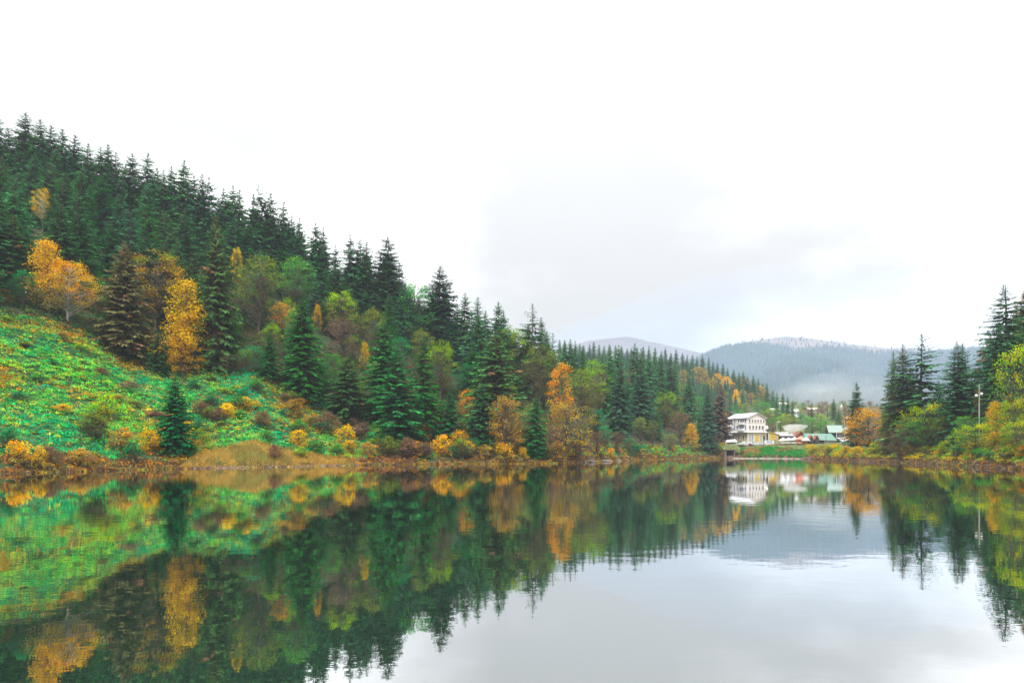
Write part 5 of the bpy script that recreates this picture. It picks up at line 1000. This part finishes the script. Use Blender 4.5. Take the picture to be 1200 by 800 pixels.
def pole(px_, Y, top, m, lab, cat, rad=.13, lamp=None, name='utility_pole', foot=None):
    g = foot if foot is not None else G(px_, Y); zt = CAMZ+(HZ-top)*Y/F; o = empty(name, ((px_-600)/F*Y, Y, g)); tag(o, lab, cat); h = zt-g
    T_ = Tubes(); T_.add([(0, 0, -.6), (0, 0, h*.5), (0, 0, h)], [rad, rad*.85, rad*.7], 8); link('shaft', T_.mesh('shaft'), M[m], o)
    if lamp == 'one':
        box('arm', M['metal'], o, (.35, 0, h), (.9, .08, .08)); box('lamp_head', M['white'], o, (.75, 0, h-.03), (.7, .3, .22))
    if lamp == 'arms':
        box('crossarm', M[m], o, (0, 0, h-.5), (1.8, .12, .12))
        for sx in (-.8, 0, .8): box('insulator', M['white'], o, (sx, 0, h-.35), (.1, .1, .18))
    if lamp == 'twin':
        for sx in (-1, 1):
            box('arm', M['metal'], o, (sx*.22, -.05, h-2.1), (.45, .08, .08))
            bm = bmesh.new(); bmesh.ops.create_uvsphere(bm, u_segments=12, v_segments=8, radius=.24); 
            for v in bm.verts: v.co.z *= 1.15
            me = bpy.data.meshes.new('lamp_globe'); bm.to_mesh(me); bm.free(); g_ = link('lamp_globe', me, M['white'], o); g_.location = (sx*.52-.1, -.05, h-1.95+.35*(sx > 0)-.3)
pole(894.5, 240.2, 499, 'polewood', 'thin brown pole rising from the shore in front of the hotel', 'pole', .11, 'arms', foot=.2)
pole(910.5, 250, 494, 'metal', 'thin pale pole right of the hotel annex', 'pole', .12, 'one', name='street_lamp')
pole(989.5, 247, 489, 'metal', 'grey street lamp in front of the dark green house', 'lamp', .13, 'one', name='street_lamp')
pole(1147.5, 134, 450, 'palepole', 'pale pole with two white globes standing before the spruces on the right bank', 'lamp', .13, 'twin', name='lamp_pole')
pole(968, 246, 510, 'polewood', 'short dark pole in front of the green roofed building', 'pole', .1, None)
T_ = Tubes()

# ================================================================== smoke, mist, haze
def vol_mat(name, col, dens, aniso=0.0):
    m, n, l = mat(name); n.remove(n['Principled BSDF']); v = n.new('ShaderNodeVolumePrincipled'); v.inputs['Color'].default_value = tuple(col)+(1,); v.inputs['Density'].default_value = dens; v.inputs['Anisotropy'].default_value = aniso
    l.new(v.outputs[0], n['Material Output'].inputs['Volume']); return m
# funnel of chimney smoke: rises narrow, spreads wide
Ys = 262.; zs = CAMZ+(HZ-513)*Ys/F; k = 28
lv = [(0, .15, .15, 928.5), (.6, .3, .3, 928), (1.2, .6, .5, 927), (1.8, 1.1, .9, 926.5), (2.4, 2.0, 1.3, 927), (3.0, 3.2, 1.7, 928.5), (3.6, 4.3, 1.9, 930), (4.1, 4.9, 1.9, 931.5), (4.6, 4.8, 1.7, 932.5), (5.0, 4.0, 1.3, 933), (5.3, 2.2, .7, 932)]
V = []; 
for i, (h, rx, ry, pc) in enumerate(lv):
    for j in range(k):
        a = 2*PI*j/k; w_ = 1+.22*float(fn(3*math.cos(a), 3*math.sin(a)+h*1.5, 1.3, 3))+.08*math.sin(7*a+h*5)
        V.append(((pc-600)/F*Ys+rx*w_*math.cos(a), Ys+ry*w_*math.sin(a), zs+h+(.35*math.sin(5*a+i) if i > 4 else 0)*.6))
Fc = [(i*k+j, i*k+(j+1) % k, (i+1)*k+(j+1) % k, (i+1)*k+j) for i in range(len(lv)-1) for j in range(k)]+[tuple(range(k))[::-1], tuple(range((len(lv)-1)*k, len(lv)*k))]
tag(poly('smoke', vol_mat('chimney_smoke', (1, .99, .97), .26), None, V, Fc), 'white chimney smoke spreading above the wooden hut', kind='stuff')
def blob(px_, py_, Y, rx, ry, rz_, dens, sd_, lab):
    bm = bmesh.new(); bmesh.ops.create_icosphere(bm, subdivisions=4, radius=1)
    for v in bm.verts:
        d = 1+.2*float(fn(v.co.x*2+sd_, v.co.z*2+v.co.y*2, 1.0, sd_)); v.co = Vector((v.co.x*rx*d, v.co.y*ry*d, v.co.z*rz_*d))
    for f_ in bm.faces: f_.smooth = True
    me = bpy.data.meshes.new('mist'); bm.to_mesh(me); bm.free(); o = link('mist', me, vol_mat('mist_%d' % sd_, (.93, .96, 1) if sd_ < 30 else (.52, .72, 1), dens)); o.location = ((px_-600)/F*Y, Y, CAMZ+(HZ-py_)*Y/F); tag(o, lab, kind='stuff')
rg = random.Random(3)
for i in range(13):
    px_ = rg.choice([935, 960, 985, 1000, 1015, 1040, 1075])+rg.uniform(-14, 14); Y = rg.uniform(760, 900); py_ = rg.uniform(446, 474)
    blob(px_, py_, Y, rg.uniform(30, 60), rg.uniform(40, 70), rg.uniform(9, 22), rg.uniform(.0007, .0016), i+1, 'soft pale mist drifting before the broad mountain')
blob(950, 470, 1150, 620, 330, 190, .0006, 30, 'blue mist standing against the broad mountain')
hz = box('haze', vol_mat('haze_air', (.80, .89, 1.0), HAZE if 'HAZE' in globals() else .00017, .2), None, (0, 0, 0), (1, 1, 1))
zmax = 345.; hz.scale = (6100, 6100, zmax+1.5); hz.location = (0, 0, (zmax-1.5)/2); tag(hz, 'damp bluish autumn haze filling the valley', kind='stuff')
